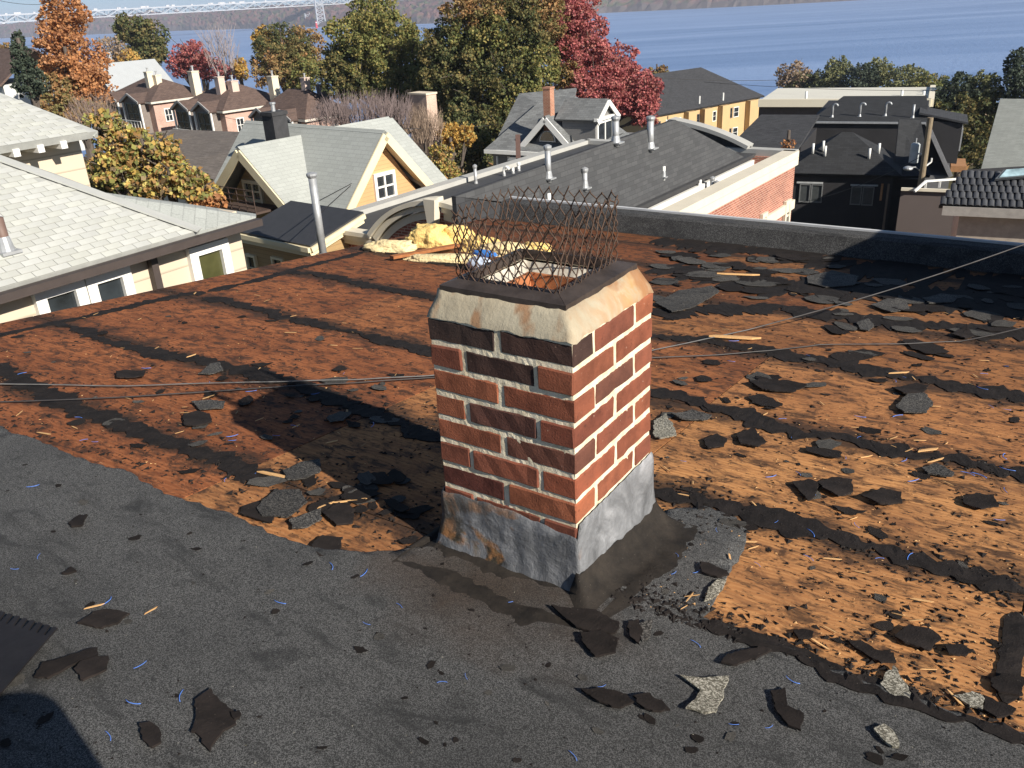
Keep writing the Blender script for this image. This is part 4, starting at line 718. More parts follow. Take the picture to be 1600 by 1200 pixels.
RED = plain('red_paint', (.55, .03, .04), .5); mb = MB(); mb.tube([(0, 0, -1), (0, 0, 13)], [3.6, 2.6], 12); mb.build('tower', RED, t_); mb = MB(); mb.tube([(0, 0, 13), (0, 0, 16)], [1.9, 1.9], 10); mb.build('lantern', WHITE, t_); mb = MB(); mb.tube([(0, 0, 16), (0, 0, 18.5)], [2.4, .2], 10); mb.build('cap', RED, t_)
def tower_block(px, py, w, h, dep, c, lab):
    p = at(px, py, dep); t = thing('far_building', lab, 'building', loc=tuple(p)); s = dep / FPX; mb = MB(); mb.box((0, 0, -h * s / 2 - 20), (w * s, w * s, h * s + 40)); mb.build('wall', plain('far_wall', c, .8), t)
    mb = MB(); mb.box((0, 0, 1), (w * s * .6, w * s * .6, 3)); mb.build('roof_hut', plain('far_hut', mul(c, .8), .8), t)
tower_block(4, 37, 9, 8, 4300, (.75, .76, .78), 'small white building on the far shore at the left frame edge')
tower_block(234, 17, 8, 10, 3900, (.62, .52, .38), 'tan tower rising above the far hills under the bridge')
tower_block(275, 15, 5, 8, 3900, (.55, .45, .42), 'slim brownish tower above the far hills under the bridge')

# ------------------------------------------------------------------ building helpers
SH_GREY = shingle('shingle_mid_grey', (.16, .165, .165)); SH_DARK = shingle('shingle_charcoal', (.045, .046, .05)); SH_BLACK = shingle('shingle_black', (.028, .029, .031)); SH_BROWN = shingle('shingle_brown', (.12, .082, .068)); SH_PALE = shingle('shingle_pale_green_grey', (.36, .375, .352), .3, .13, .08, .72, blot=.1); SH_TAUPE = shingle('shingle_taupe', (.15, .128, .11))
def window(parent, c, r, n, w, h, fm=None, cols=2, rows=2, fw=.07, glass=None, name='window'):
    """window centred at c on a wall facing n; r is the level direction"""
    r = r.normalized(); n = n.normalized(); up = V((0, 0, 1)); fm = fm or WHITE; mb = MB(); ax = (r, n, up)
    for s in (-1, 1): mb.box(c + r * (s * (w / 2 - fw / 2)) + n * .03, (fw, .09, h), ax); mb.box(c + up * (s * (h / 2 - fw / 2)) + n * .031, (w - 2 * fw, .085, fw), ax)
    for k in range(1, cols): mb.box(c + r * (w * (k / cols - .5)) + n * .028, (fw * .6, .06, h - 2 * fw), ax)
    for k in range(1, rows): mb.box(c + up * (h * (k / rows - .5)) + n * .026, (w - 2 * fw, .05, fw * .5), ax)
    o = mb.build(name, fm, parent); mb = MB(); mb.box(c + n * .008, (w - fw, .02, h - fw), ax); mb.build('pane', glass or GLASS, o); return o
def win_px(parent, q, p0, n, **kw):
    a, b, c, d = [onP(x, y, p0, n) for x, y in q]; r = (b - a); r.z = 0; return window(parent, (a + b + c + d) / 4, r, n, ((b - a).length + (c - d).length) / 2, ((a - d).length + (b - c).length) / 2, **kw)
def block(parent, P, ex, ey, wid, ln, wall_h, wm, top=0, base=None):
    mb = MB(); q = [P, P + ey * ln, P + ey * ln - ex * wid, P - ex * wid]; mb.ext([V((p.x, p.y, P.z + top)) for p in q], V((0, 0, -wall_h - top))); return mb.build('wall', wm, parent)
def hip_roof(parent, P, ex, ey, wid, ln, rise, rm, over=.4, ridge='y', hip=(1, 1), t=.12, name='roof', fascia=None):
    """roof over a plan rectangle whose front right eave corner is P; one slab for each slope"""
    A = P + (ex - ey) * over; B = P + ey * (ln + over) + ex * over; C = P + ey * (ln + over) - ex * (wid + over); Dd = P - ex * (wid + over) - ey * over; w = wid + 2 * over; l = ln + 2 * over; Z = V((0, 0, rise))
    if ridge == 'y': k = min(w / 2, l / 2 - .05); R1 = A - ex * (w / 2) + ey * (k * hip[0]) + Z; R2 = B - ex * (w / 2) - ey * (k * hip[1]) + Z; sl_ = [(A, B, R2, R1), (C, Dd, R1, R2), (Dd, A, R1), (B, C, R2)]; use = [1, 1, hip[0] > 0, hip[1] > 0]
    else: k = min(l / 2, w / 2 - .05); R1 = A + ey * (l / 2) - ex * (k * hip[0]) + Z; R2 = Dd + ey * (l / 2) + ex * (k * hip[1]) + Z; sl_ = [(Dd, A, R1, R2), (B, C, R2, R1), (A, B, R1), (C, Dd, R2)]; use = [1, 1, hip[0] > 0, hip[1] > 0]
    root = None
    for s, u in zip(sl_, use):
        if u: o = MB().slab(s, t).build('roof_slope' if root else name, rm, root or parent); root = root or o
    if fascia:
        for a, b in ((A, B), (Dd, A), (B, C)): MB().beam(a - V((0, 0, t * .5 + .09)), b - V((0, 0, t * .5 + .09)), .06, .2).build('fascia', fascia, root)
    return root, R1, R2
def pipe(parent_or_none, p, h, r, label=None, kind='cap', mat=None, boot=True, cat='vent pipe', group=None):
    t = thing('vent_pipe', label, cat, group, tuple(p)); mat = mat or GALV; mb = MB()
    if kind == 'cane': mb.tube([(0, 0, -.1), (0, 0, h * .8)] + [(r * 2.2 * (1 - math.cos(a)), 0, h * .8 + r * 2.6 * math.sin(a)) for a in (.5, 1, 1.57, 2.2, 2.9)], r, 10)
    else: mb.tube([(0, 0, -.1), (0, 0, h)], r, 12)
    mb.build('pipe', mat, t, True)
    if boot: mb = MB(); mb.tube([(0, 0, -.02), (0, 0, .10), (0, 0, .15)], [r * 1.5, r * 1.2, r * 1.02], 12); mb.box((0, 0, -.01), (r * 4, r * 3.6, .03)); mb.build('boot', GALV, t)
    if kind == 'cap': mb = MB(); mb.tube([(0, 0, h - .02), (0, 0, h + .03), (0, 0, h + .07), (0, 0, h + .10)], [r * 1.1, r * 1.4, r * 1.35, r * .3], 12); mb.build('cap', mat, t)
    return t
def chimney(parent, p, w, d, h, ex, ey, mat, flue=GALV):
    mb = MB(); mb.box(p + V((0, 0, h / 2 - .5)), (w, d, h + 1), (ex, ey, V((0, 0, 1)))); o = mb.build('chimney', mat, parent); mb = MB(); mb.box(p + V((0, 0, h + .05)), (w * 1.12, d * 1.12, .1), (ex, ey, V((0, 0, 1)))); mb.build('cap', mat, o)
    if flue: mb = MB(); mb.tube([p + V((0, 0, h)), p + V((0, 0, h + w * .6))], w * .12, 8); mb.tube([p + V((0, 0, h + w * .6)), p + V((0, 0, h + w * .7))], w * .18, 8); mb.build('flue', flue, o)
    return o
X_, Y_, Z_ = V((1, 0, 0)), V((0, 1, 0)), V((0, 0, 1))
# ------------------------------------------------------------------ cream house on the left
hA = thing('cream_house', 'cream house with pale shingle roofs at the left frame edge', 'house', loc=tuple(V((-10, 2, -11)))); org = V((-10, 2, -11)); hA.location = (0, 0, 0)
STUC = siding('cream_stucco', (.60, .51, .39), .25, .04); TAB = plain('pale_shingle_tab', (.45, .455, .43), .9, .08, 3, .3, 90, objcol=True); BROWNT = plain('brown_trim', (.055, .042, .038), .6)
XE = -8.6; E1 = onX(312, 361, XE); ZE = E1.z; pa = math.radians(27); nA = V((math.sin(pa), 0, math.cos(pa)))
def A_(a, b): return onP(a, b, E1, nA)
e_l = V((XE, onX(-120, 478, XE).y, ZE)); e_r = V((XE, onX(400, 337, XE).y, ZE))
tp = [e_l, E1, A_(252, 340), A_(150, 303), A_(47, 266), A_(0, 249), A_(-120, 205)]
roofA = MB().slab(tp, .1).build('lower_roof', plain('pale_underlay', (.37, .375, .355), .9), hA)
tabm = MB().box((0, .0, 0), (.0885, .184, .006)).build('shingle', TAB).data; bpy.data.objects.remove(bpy.data.objects['shingle'])
def inpoly(u, v, poly):
    c = False
    for i in range(len(poly)):
        (a, b), (d, e) = poly[i], poly[i - 1]
        if (b > v) != (e > v) and u < (d - a) * (v - b) / (e - b) + a: c = not c
    return c
def tabs(parent, poly, p0, dn, rowh=.092, wd=.19, seed=1, mx=300):
    """single shingle tabs in courses over a slope; dn points down the slope"""
    n = (-dn).cross(Y_); n = n if n.z > 0 else -n; uv = [((p - p0).dot(Y_), (p - p0).dot(-dn)) for p in poly]; R = random.Random(seed); k = 0; v0, v1 = min(b for a, b in uv), max(b for a, b in uv); lst = []
    r = 0; v = v0 + rowh / 2
    while v < v1:
        u = min(a for a, b in uv) + (wd / 2 if r % 2 else 0)
        while u < max(a for a, b in uv):
            if all(inpoly(u + a, v + b, uv) for a in (-wd * .42, wd * .42) for b in (-rowh * .45, rowh * .45)): lst.append((u, v))
            u += wd
        v += rowh; r += 1
    def vis(q): x, y = proj(p0 + Y_ * q[0] - dn * q[1]); return -20 < x < 1610
    lst = [q for q in lst if vis(q)][:mx]
    rot = Matrix((dn, Y_, n)).transposed().to_3x3() if dn.cross(Y_).dot(n) > 0 else Matrix((dn, -Y_, n)).transposed().to_3x3()
    for u, v in lst:
        o = link('shingle', tabm, parent); o.matrix_world = Matrix.Translation(p0 + Y_ * u - dn * v + n * .007) @ (rot @ Matrix.Rotation(-.05, 3, 'Y')).to_4x4(); q = R.uniform(.93, 1.07); o.color = (q, q, q * R.uniform(.96, 1.0), 1)
dnA = V((math.cos(pa), 0, -math.sin(pa))); tabs(roofA, tp, E1, dnA)
Q = V((XE - .9, onX(400, 334, XE - .9).y, onX(400, 334, XE - .9).z)); H2 = A_(47, 266); nB = (E1 - H2).cross(Q - H2).normalized()
bp_ = [E1, A_(252, 340), A_(150, 303), H2, A_(0, 249)] + [onP(a, b, Q, nB) for a, b in ((0, 243), (80, 269), (165, 301), (290, 318))] + [Q, V((XE, e_r.y, ZE - .02))]
MB().slab(bp_, .08).build('roof_slope', SH_PALE, roofA)
mb = MB(); hp = [E1, A_(252, 340), A_(150, 303), H2, A_(0, 249), A_(-120, 205)]
for a, b in zip(hp, hp[1:]): mb.beam(a + nA * .015, b + nA * .015, .16, .02)
mb.build('hip_cap', TAB, roofA).color = (.95, .95, .95, 1)
mb = MB(); mb.beam(V((XE + .05, e_l.y, ZE - .08)), V((XE + .05, e_r.y, ZE - .08)), .11, .085); mb.build('gutter', BROWNT, hA)
XW = XE - .24; yc = onX(375, 362, XW).y; mb = MB(); mb.ext([V((XW, e_l.y, ZE + .05)), V((XW, yc, ZE + .05)), V((XW - .3, yc, ZE + .05)), V((XW - .3, e_l.y, ZE + .05))], V((0, 0, -9.5))); mb.ext([V((XW - .3, yc - .01, ZE - 1.1)), V((XW - 6, yc - .01, ZE - 1.1)), V((XW - 6, yc - .3, ZE - 1.1)), V((XW - .3, yc - .3, ZE - 1.1))], V((0, 0, -9))); mb.build('wall', STUC, hA)
mb = MB(); mb.box((XW + .12, (e_l.y + e_r.y) / 2, ZE - .13), (.22, e_r.y - e_l.y - .1, .03)); mb.build('soffit', BROWNT, hA)
pw = V((XW, 0, 0))
win_px(hA, [(49, 452), (126, 431), (154, 551), (77, 572)], pw, X_, cols=1, rows=1, fw=.115)
win_px(hA, [(128, 430), (197, 412), (224, 532), (156, 550)], pw, X_, cols=1, rows=1, fw=.115)
win_px(hA, [(288, 387), (349, 372), (370, 472), (310, 488)], pw, X_, cols=1, rows=1, fw=.115, glass=glassy('garden_glass', (.05, .05, .02)))  # olive glass colour paints in a garden reflection
a, b = onX(236, 400, XW + .06), onX(252, 462, XW + .06); mb = MB(); mb.beam(V((XW + .06, a.y, ZE - .12)), V((XW + .06, a.y, ZE - 6)), .085, .085); mb.build('downspout', BROWNT, hA)
p = A_(11, 392); t2 = pipe(None, p, .34, .055, 'short brown vent pipe on the cream house lower roof', 'plain', plain('rusty_pipe', (.16, .10, .08), .6)); 
# upper storey
XU = -12.4; XO = XU + .45; eR = onX(153, 204.5, XO); zU = eR.z; nU = V((math.sin(math.radians(24)), 0, math.cos(math.radians(24)))); eL = V((XO, onX(-120, 252, XO).y, zU))
up_ = [eL, eR] + [onP(a, b, eR, nU) for a, b in ((100, 184), (50, 164.5), (0, 145), (-120, 98))]
rU = MB().slab(up_, .1).build('upper_roof', plain('pale_underlay', (.37, .375, .355), .9), hA); tabs(rU, up_, eR, V((nU.z, 0, -nU.x)), seed=5, mx=150)
apx = onP(-120, 98, eR, nU); MB().slab([eR, apx, eR + V((2 * (apx.x - eR.x), 0, 0))], .1).build('roof_slope', SH_PALE, rU)
yU = onX(126, 230, XU).y; mb = MB(); mb.ext([V((XU, eL.y, zU + .12)), V((XU, yU, zU + .12)), V((XU - 6, yU, zU + .12)), V((XU - 6, eL.y, zU + .12))], V((0, 0, -5))); mb.build('upper_wall', STUC, hA)
for a, b in ((22, 232), (60, 225), (96, 219)):
    q = onX(a, b, XO - .05); mb = MB(); mb.box((XO - .22, q.y, zU - .11), (.42, .09, .1)); mb.build('rafter_tail', WHITE, hA)
# ------------------------------------------------------------------ orange gabled house
hB = thing('orange_gable_house', 'pale roofed house with orange gable wall and cream rake boards', 'house'); eyB = vdir(2000); exB = V((eyB.y, -eyB.x, 0))
ORNG = siding('orange_siding', (.58, .355, .175), .11, .05); TANS = siding('tan_shaded_siding', (.40, .27, .13), .11)  # tan one is a darker copy, wing shade painted into its colour
G0 = at(600, 290, 24.); Pk = onP(601, 203, G0, exB); Lf = onP(540, 338, G0, exB); Rf = onP(688, 298, G0, exB)
hl = (Pk - Lf).dot(eyB); hr = (Rf - Pk).dot(eyB); hw = (hl + hr) / 2; dropL = Pk.z - Lf.z; Lf = Pk - eyB * hw - Z_ * dropL; Rf = Pk + eyB * hw - Z_ * dropL
Re = along(Pk, exB, 384); LB = (Pk - Re).length; rB = MB().slab([Pk, Re, Lf - exB * LB, Lf], .12).build('main_roof', SH_PALE, hB)
MB().slab([Pk, Re, Rf - exB * LB, Rf], .12).build('roof_slope', SH_PALE, rB)
ins = exB * -.35; mb = MB(); mb.ext([Pk + ins - Z_ * .2, Lf + ins + eyB * .3 - Z_ * .2, Lf + ins + eyB * .3 - Z_ * 5, Rf + ins - eyB * .3 - Z_ * 5, Rf + ins - eyB * .3 - Z_ * .2], -exB * .25); mb.build('gable_wall', ORNG, hB)
mb = MB(); mb.ext([Lf + ins * 1.8 + eyB * .35 - Z_ * .3, Lf - exB * (LB - .4) + eyB * .35 - Z_ * .3, Rf - exB * (LB - .4) - eyB * .35 - Z_ * .3, Rf + ins * 1.8 - eyB * .35 - Z_ * .3], -Z_ * 6); mb.build('wall', ORNG, hB)
for f in (Lf, Rf): mb = MB(); mb.beam(Pk - Z_ * .16 + exB * .02, f - Z_ * .16 + exB * .02, .05, .24); mb.beam(Pk - Z_ * .22 - exB * .16, f - Z_ * .22 - exB * .16, .3, .05); mb.build('rake_board', CREAMT, hB)
win_px(hB, [(581, 273), (614, 264), (619, 308), (587, 317)], G0 + ins + exB * .0, exB, cols=2, rows=2, fw=.1)
# front wing
F0 = Lf - eyB * .6; P2_ = onP(371, 229, F0, eyB); R2 = onP(492, 374, F0, eyB); w2 = (R2 - P2_).dot(exB); d2 = P2_.z - R2.z; L2 = P2_ - exB * w2 - Z_ * d2
w3 = w2; back = eyB * 6
rF = MB().slab([P2_, R2, R2 + back, P2_ + back], .12).build('wing_roof', SH_PALE, hB); MB().slab([P2_, L2, L2 + back, P2_ + back], .12).build('roof_slope', SH_PALE, rF)
fi = eyB * .45; mb = MB(); mb.ext([P2_ + fi - Z_ * .3, L2 + fi + exB * .4 - Z_ * .3, L2 + fi + exB * .4 - Z_ * 4.5, R2 + fi - exB * .4 - Z_ * 4.5, R2 + fi - exB * .4 - Z_ * .3], eyB * .3); mb.build('wing_wall', TANS, hB)
for f in (L2, R2): mb = MB(); mb.beam(P2_ - Z_ * .2 - eyB * .02, f - Z_ * .2 - eyB * .02, .05, .26); mb.build('rake_board', CREAMT, hB)
win_px(hB, [(380, 279), (409, 284), (414, 318), (386, 313)], F0 + fi, -eyB, cols=2, rows=2, fw=.1, fm=CREAMT)
# fire escape balcony
bl = onP(338, 322, F0 - eyB * .5, eyB); br_ = onP(398, 322, F0 - eyB * .5, eyB); bz = bl.z; br_.z = bz; IRON = plain('rusted_iron', (.07, .045, .035), .7)
mb = MB(); mb.ext([bl, br_, br_ + eyB * .9, bl + eyB * .9], V((0, 0, -.06))); o = mb.build('balcony', IRON, hB)
for k in range(4): mb = MB(); mb.beam(bl + Z_ * (.12 + k * .16), br_ + Z_ * (.12 + k * .16), .022); mb.build('rail', IRON, o)
for k in range(6): q = bl.lerp(br_, k / 5); mb = MB(); mb.beam(q, q + Z_ * .62, .022); mb.build('baluster', IRON, o)
# rear wing
R3a = along(Pk, exB, 522); R3b = along(R3a, eyB, 607); e3 = onP(697, 287, R3b, eyB); MB().slab([R3a, R3b, e3, e3 - eyB * .7], .12).build('rear_wing_roof', SH_PALE, hB)
m3 = e3 - R3b; m3 = V((0, 0, m3.z)) - exB * m3.dot(exB); MB().slab([R3a, R3b, R3b + m3, R3a + m3], .12).build('roof_slope', SH_PALE, bpy.data.objects[hB.children[-1].name] if 0 else rB)
mb = MB(); q = R3b - eyB * .3; mb.ext([q - Z_ * .2, e3 - eyB * .3 - exB * .3 - Z_ * .2, e3 - eyB * .3 - exB * .3 - Z_ * 5, q + m3 - Z_ * 5, q + m3 - Z_ * .2], -eyB * .2); mb.build('rear_wall', ORNG, hB)
cb = along(Pk - eyB * .9 - Z_ * (.9 / hw * dropL), exB, 440); chimney(hB, cb, .5, .5, 1.35, exB, eyB, plain('sooty_chimney', (.04, .04, .043), .9, .3, 6, .4, 30))
# low dark roofed annex in front, with its cream cornice and flue pipe
an = thing('low_annex', 'low dark roofed annex with cream cornice below the pale house', 'annex'); A0 = at(484, 384, 19.5); wA = (A0 - along(A0, exB, 372)).length; lA = 1.7
mb = MB(); a, b, c, d = A0, A0 - exB * wA, A0 - exB * wA + eyB * lA + Z_ * .42, A0 + eyB * lA + Z_ * .42; mb.slab([a, b, c, d], .1); mb.build('roof', plain('dark_membrane', (.035, .036, .04), .6), an)
mb = MB(); mb.ext([a - Z_ * .12 + eyB * .2 - exB * .15, b - Z_ * .12 + eyB * .2, b + eyB * lA - Z_ * .12, a + eyB * lA - exB * .15 - Z_ * .12], -Z_ * 5); mb.build('wall', TANS, an)
for k, (h0, o_) in enumerate(((-.1, .02), (-.22, -.06))): mb = MB(); mb.beam(a + Z_ * h0 - eyB * o_, b + Z_ * h0 - eyB * o_, .1, .11); mb.beam(a + Z_ * h0 + exB * o_, a + eyB * lA + Z_ * (h0 + .42) + exB * o_, .1, .11); mb.build('cornice', CREAMT, an)
for xx in ((388, 396, 403, 440), (428, 400, 446, 445)):
    win_px(an, [(xx[0], xx[1]), (xx[2], xx[1] + 4), (xx[2] + 3, xx[3]), (xx[0] + 3, xx[3] - 4)], A0 + eyB * .2, -eyB, cols=1, rows=2, fm=CREAMT, fw=.06)
pb = at(499, 356, 18.6); t2 = pipe(None, pb - Z_ * .7, 1.8, .085, 'tall silver flue pipe with conical cap braced by two rods', 'cap', None, True, 'flue pipe')
pt = pb + Z_ * .55; ra = at(549, 288, 21.5)
for k, q in enumerate((at(549, 287, 21.6), at(548, 290, 21.6))): mb = MB(); mb.tube([V((0, 0, 1.25 - .28 * k)), q - V(t2.location)], .011, 5); mb.build('brace_rod', DARKM, t2)
# ------------------------------------------------------------------ brick building with the vented shingle roof
hH = thing('brick_building', 'red brick building with arched cornice and vented dark shingle roof', 'building'); eyH = vdir(1844); exH = V((eyH.y, -eyH.x, 0))
BRK = bricks('facade_brick', (.24, .07, .05), (.42, .17, .115), (.50, .40, .32)); COPE = plain('cast_stone', (.66, .60, .48), .8, .08, 2, .1); COPG = plain('grey_coping', (.40, .395, .37), .8, .08, 2, .1)
FL = at(495, 353, 21.); zc = FL.z
def Hl(px): return along(FL, eyH, px)
farL = along(FL, eyH, 897); LH = (farL - FL).length
cR = onZ(1244, 240, zc); wH = (cR - FL).dot(exH); LF = (cR - FL).dot(eyH)
c1 = FL; c2 = FL + exH * wH; c3 = FL + exH * wH + eyH * LF; c4 = FL + eyH * LF
mb = MB()
for a, b, n_ in ((c1, c2, eyH), (c2, c3, -exH), (c3, c4, -eyH), (c4, c1, exH)):
    i_ = n_ * .3; mb.ext([a, b, b + i_, a + i_], -Z_ * 9)
for nm, a, b, n_ in (('front_wall', c1, c2, eyH), ('side_wall', c2, c3 , -exH), ('back_wall', c3, c4, -eyH), ('party_wall', c4, c1, exH)):
    t0 = (b - a).normalized() * (.002 if nm in ('front_wall', 'back_wall') else .30); mb = MB(); mb.ext([a + t0 - Z_ * .1, b - t0 - Z_ * .1, b - t0 - Z_ * .1 + n_ * .3, a + t0 - Z_ * .1 + n_ * .3], -Z_ * 8); mb.build(nm, BRK, hH)
for a, b, mt, w_ in ((c1 - eyH * .1, c4, COPG, .36), (c2 - exH * .14, c3 - exH * .14, COPE, .46), (c4 + eyH * .02, c3 + eyH * .02, COPG, .4)): mb = MB(); mb.beam(a, b, w_, .2); mb.build('coping', mt, hH)
# stone bands and windows on the sunny side wall
for h0, hh in ((-.22, .22), (-1.55, .28)): mb = MB(); mb.beam(c2 + exH * .03 + Z_ * h0, c3 + exH * .03 + Z_ * h0, .12, hh); mb.build('stone_band', COPE, hH)
for q in ([(1188, 335), (1196, 331), (1195, 362), (1187, 366)], [(1224, 316), (1232, 312), (1231, 358), (1223, 362)]): win_px(hH, q, c2 + exH * .03, exH, cols=1, rows=2, fm=COPE, fw=.12)
# front cornice, arch with keystone
u0, u1 = FL, along(FL, exH, 590); mb = MB()
for k, (h0, o_, hh) in enumerate(((.02, .22, .10), (-.1, .16, .12), (-.22, .08, .12))): mb.beam(u0 + Z_ * h0 - eyH * o_ * .5 - exH * .15, u1 + Z_ * h0 - eyH * o_ * .5, o_ + .1, hh)
mb.build('cornice', COPE, hH)
a0 = onP(572, 362, FL - eyH * .15, eyH); ak = onP(684, 312, FL - eyH * .15, eyH); a1 = onP(800, 352, FL - eyH * .15, eyH); half = ((ak - a0).dot(exH) + (a1 - ak).dot(exH)) / 2; rise = ak.z - a0.z; rad = (half * half + rise * rise) / (2 * rise); cen = V((ak.x, ak.y, ak.z - rad)); am = math.asin(min(1, half / rad))
for s in (-1, 1):
    for k, (dr_, th_, ot) in enumerate(((0, .10, .16), (-.12, .12, .08), (-.27, .16, .0))):
        mb = MB(); prev = None; n = 14; vs = []; fs = []
        for i in range(n + 1):
            a = s * (am * i / n + (.05 if i == 0 else 0)); d_ = exH * math.sin(a) + Z_ * math.cos(a)
            for rr, dd in ((rad + dr_, -ot), (rad + dr_, .35), (rad + dr_ - th_, .35), (rad + dr_ - th_, -ot)): vs.append(cen + d_ * rr + eyH * dd)
        for i in range(n):
            for j in range(4): fs.append((i * 4 + j, i * 4 + (j + 1) % 4, i * 4 + 4 + (j + 1) % 4, i * 4 + 4 + j))
        fs += [(0, 1, 2, 3), (n * 4, n * 4 + 3, n * 4 + 2, n * 4 + 1)]; mb.add(vs, fs); mb.build('arch_moulding', COPE, hH)
kc = ak - eyH * .12; mb = MB(); mb.ext([kc + exH * .16 + Z_ * .06, kc - exH * .16 + Z_ * .06, kc - exH * .10 - Z_ * .46, kc + exH * .10 - Z_ * .46], -eyH * .18); mb.build('keystone', COPE, hH)
mb = MB(); pp = [a0 + eyH * .2 - Z_ * 1.2]; 
for i in range(-10, 11): a = am * i / 10; pp.append(cen + (exH * math.sin(a) + Z_ * math.cos(a)) * (rad - .3) + eyH * .02)
pp.append(pp[-1] - Z_ * 1.2); pp[0] = pp[1] - Z_ * 1.2; mb.ext(pp, eyH * .28); mb.build('arch_wall', BRK, hH)
fo = onP(690, 356, FL, eyH); mb = MB(); vs = [fo - eyH * .03 + exH * (.34 * math.cos(a)) + Z_ * (.26 * math.sin(a) - .06) for a in [math.pi * i / 12 for i in range(13)]]; mb.ext(vs, -eyH * .08); o = mb.build('arched_window', WHITE, hH); mb = MB(); mb.ext([fo + (q - fo) * .75 - eyH * .06 for q in vs], -eyH * .06); mb.build('pane', plain('pale_blind', (.45, .47, .48), .4), o)
# shingle roof between the parapets
z1 = zc - .25; r1 = onZ(1003, 336, z1); r2 = onZ(1168, 251, z1); uR = ((r1 - FL).dot(exH) + (r2 - FL).dot(exH)) / 2; v1 = max((r1 - FL).dot(eyH), .6); v2 = (r2 - FL).dot(eyH)
E0 = FL + exH * uR + eyH * v1 + Z_ * (z1 - zc); E2 = FL + exH * uR + eyH * v2 + Z_ * (z1 - zc); bu = min((abs((onP(712, 307, FL + exH * (k * .1), exH) - onP(1055, 187, FL + exH * (k * .1), exH)).z), k * .1) for k in range(3, 60))[1]; T0 = onP(712, 307, FL + exH * bu, exH); T2 = onP(1055, 187, FL + exH * bu, exH); print('ridge', bu, T0.z - zc, T2.z - zc, wH, LF, uR)
best = None
for k in range(60):                                       # height of the upper edge so that it shows at the far corner of the photo
    zz = k * .04; q = T2 + Z_ * zz; x, y = proj(q); e = abs(y - (187 + (1055 - x) * .35))
    if best is None or e < best[0]: best = (e, zz)
hz = 0.
def m_archshingle():
    n = N('laminated_shingle'); v = n.co('UV'); b = n.node('TexBrick', {'Vector': v, 'Color1': (.058, .06, .063, 1), 'Color2': (.085, .087, .09, 1), 'Mortar': (.045, .045, .047, 1), 'Scale': 1., 'Mortar Size': .006, 'Bias': 0., 'Brick Width': .30, 'Row Height': .11}, offset=.37)
    g = n.noise(n.co('UV', (2.2, 5, 1)), 1., 3, .6); c = n.mix(n.g(g, .35, .7), b.outputs[0], n.mix(.5, b.outputs[0], (.05, .05, .053))); n.bump(b.outputs['Fac'], -.5, .01); return n.out(c, .9, 0, .3)
ARCH = m_archshingle(); TT0, TT2 = T0 + Z_ * hz, T2 + Z_ * hz; ro_ = MB().slab([E0 - eyH * .2, E2, TT2, TT0], .12).build('shingle_roof', ARCH, hH)
mb = MB(); mb.ext([TT0, TT2, T2 - Z_ * 1, T0 - Z_ * 1], -exH * .1); mb.build('roof_upstand', SH_DARK, hH); mb = MB(); mb.ext([FL + exH * .15 + eyH * .1 - Z_ * .03, c4 + exH * .15 - Z_ * .03, c4 + exH * (bu + .4) - Z_ * .03, FL + exH * (bu + .4) + eyH * .1 - Z_ * .03], -Z_ * .1); mb.ext([FL + exH * (bu + .4) + eyH * .1 - Z_ * .5, c4 + exH * (bu + .4) - Z_ * .5, c3 - exH * .2 - Z_ * .5, c2 - exH * .2 + eyH * .1 - Z_ * .5], -Z_ * .1); mb.build('flat_roof', plain('flat_membrane', (.05, .05, .052), .7), hH)
mb = MB(); mb.beam(E0 - eyH * .2 + exH * .06 - Z_ * .06, E2 + exH * .06 - Z_ * .06, .1, .2); mb.build('gutter', WHITE, hH)
# arched gable parapet at the far end
mb = MB(); f0 = onP(1050, 187, E2 + eyH * .3, eyH); f1 = onP(1172, 229, E2 + eyH * .3, eyH); L_ = f1 - f0; pa_ = []
for i in range(13): t = i / 12; pa_.append(f0 + L_ * t + Z_ * (.05 * L_.length * math.sin(math.pi * (t * .5 + .5)) * t * 2.2))
for a, b in zip(pa_, pa_[1:]): mb.beam(a, b, .5, .12)
mb.build('arched_coping', COPG, hH); mb = MB(); mb.ext(pa_ + [f1 - Z_ * 2, f0 - Z_ * 2], eyH * .12); mb.build('gable_parapet', SH_DARK, hH)
rn = (E2 - E0).cross(TT0 - E0).normalized()
for i, (bx_, by_, ty, r_, kd, mt, lab) in enumerate([(857, 278, 233, .075, 'cap', None, 'silver capped vent pipe left of the tall middle one'), (914, 293, 268, .07, 'cap', None, 'short ribbed silver vent pipe above the mesh cage'), (1016, 231, 187, .10, 'cap', None, 'tallest silver vent pipe near the roof top'), (962, 222, 187, .095, 'cap', None, 'fat silver vent pipe in front of the white dormer'), (1037, 276, 260, .05, 'plain', PVC, 'white plastic vent pipe on the sunny right of the shingle roof'), (858, 323, 302, .05, 'plain', PVC, 'white plastic vent pipe seen just above the mesh'), (744, 291, 262, .055, 'cap', None, 'thin silver vent pipe nearest the left parapet'), (788, 279, 263, .05, 'cane', PVC, 'white hooked vent pipe along the left parapet'), (802, 275, 262, .05, 'plain', PVC, 'small white vent stub beside the hooked one'), (811, 271, 259, .05, 'cap', PVC, 'small white capped vent stub at the left parapet')]):
    p = onP(bx_, by_, E0, rn) if bx_ > 820 else onZ(bx_, by_, zc - .11); h = (onP(bx_ - 1, ty, p, V((CF.x, CF.y, 0)).normalized()) - p).z; pipe(None, p, max(.25, h), r_ * .85, lab, kd, mt, True, 'vent pipe', 'vents on the shingle roof')
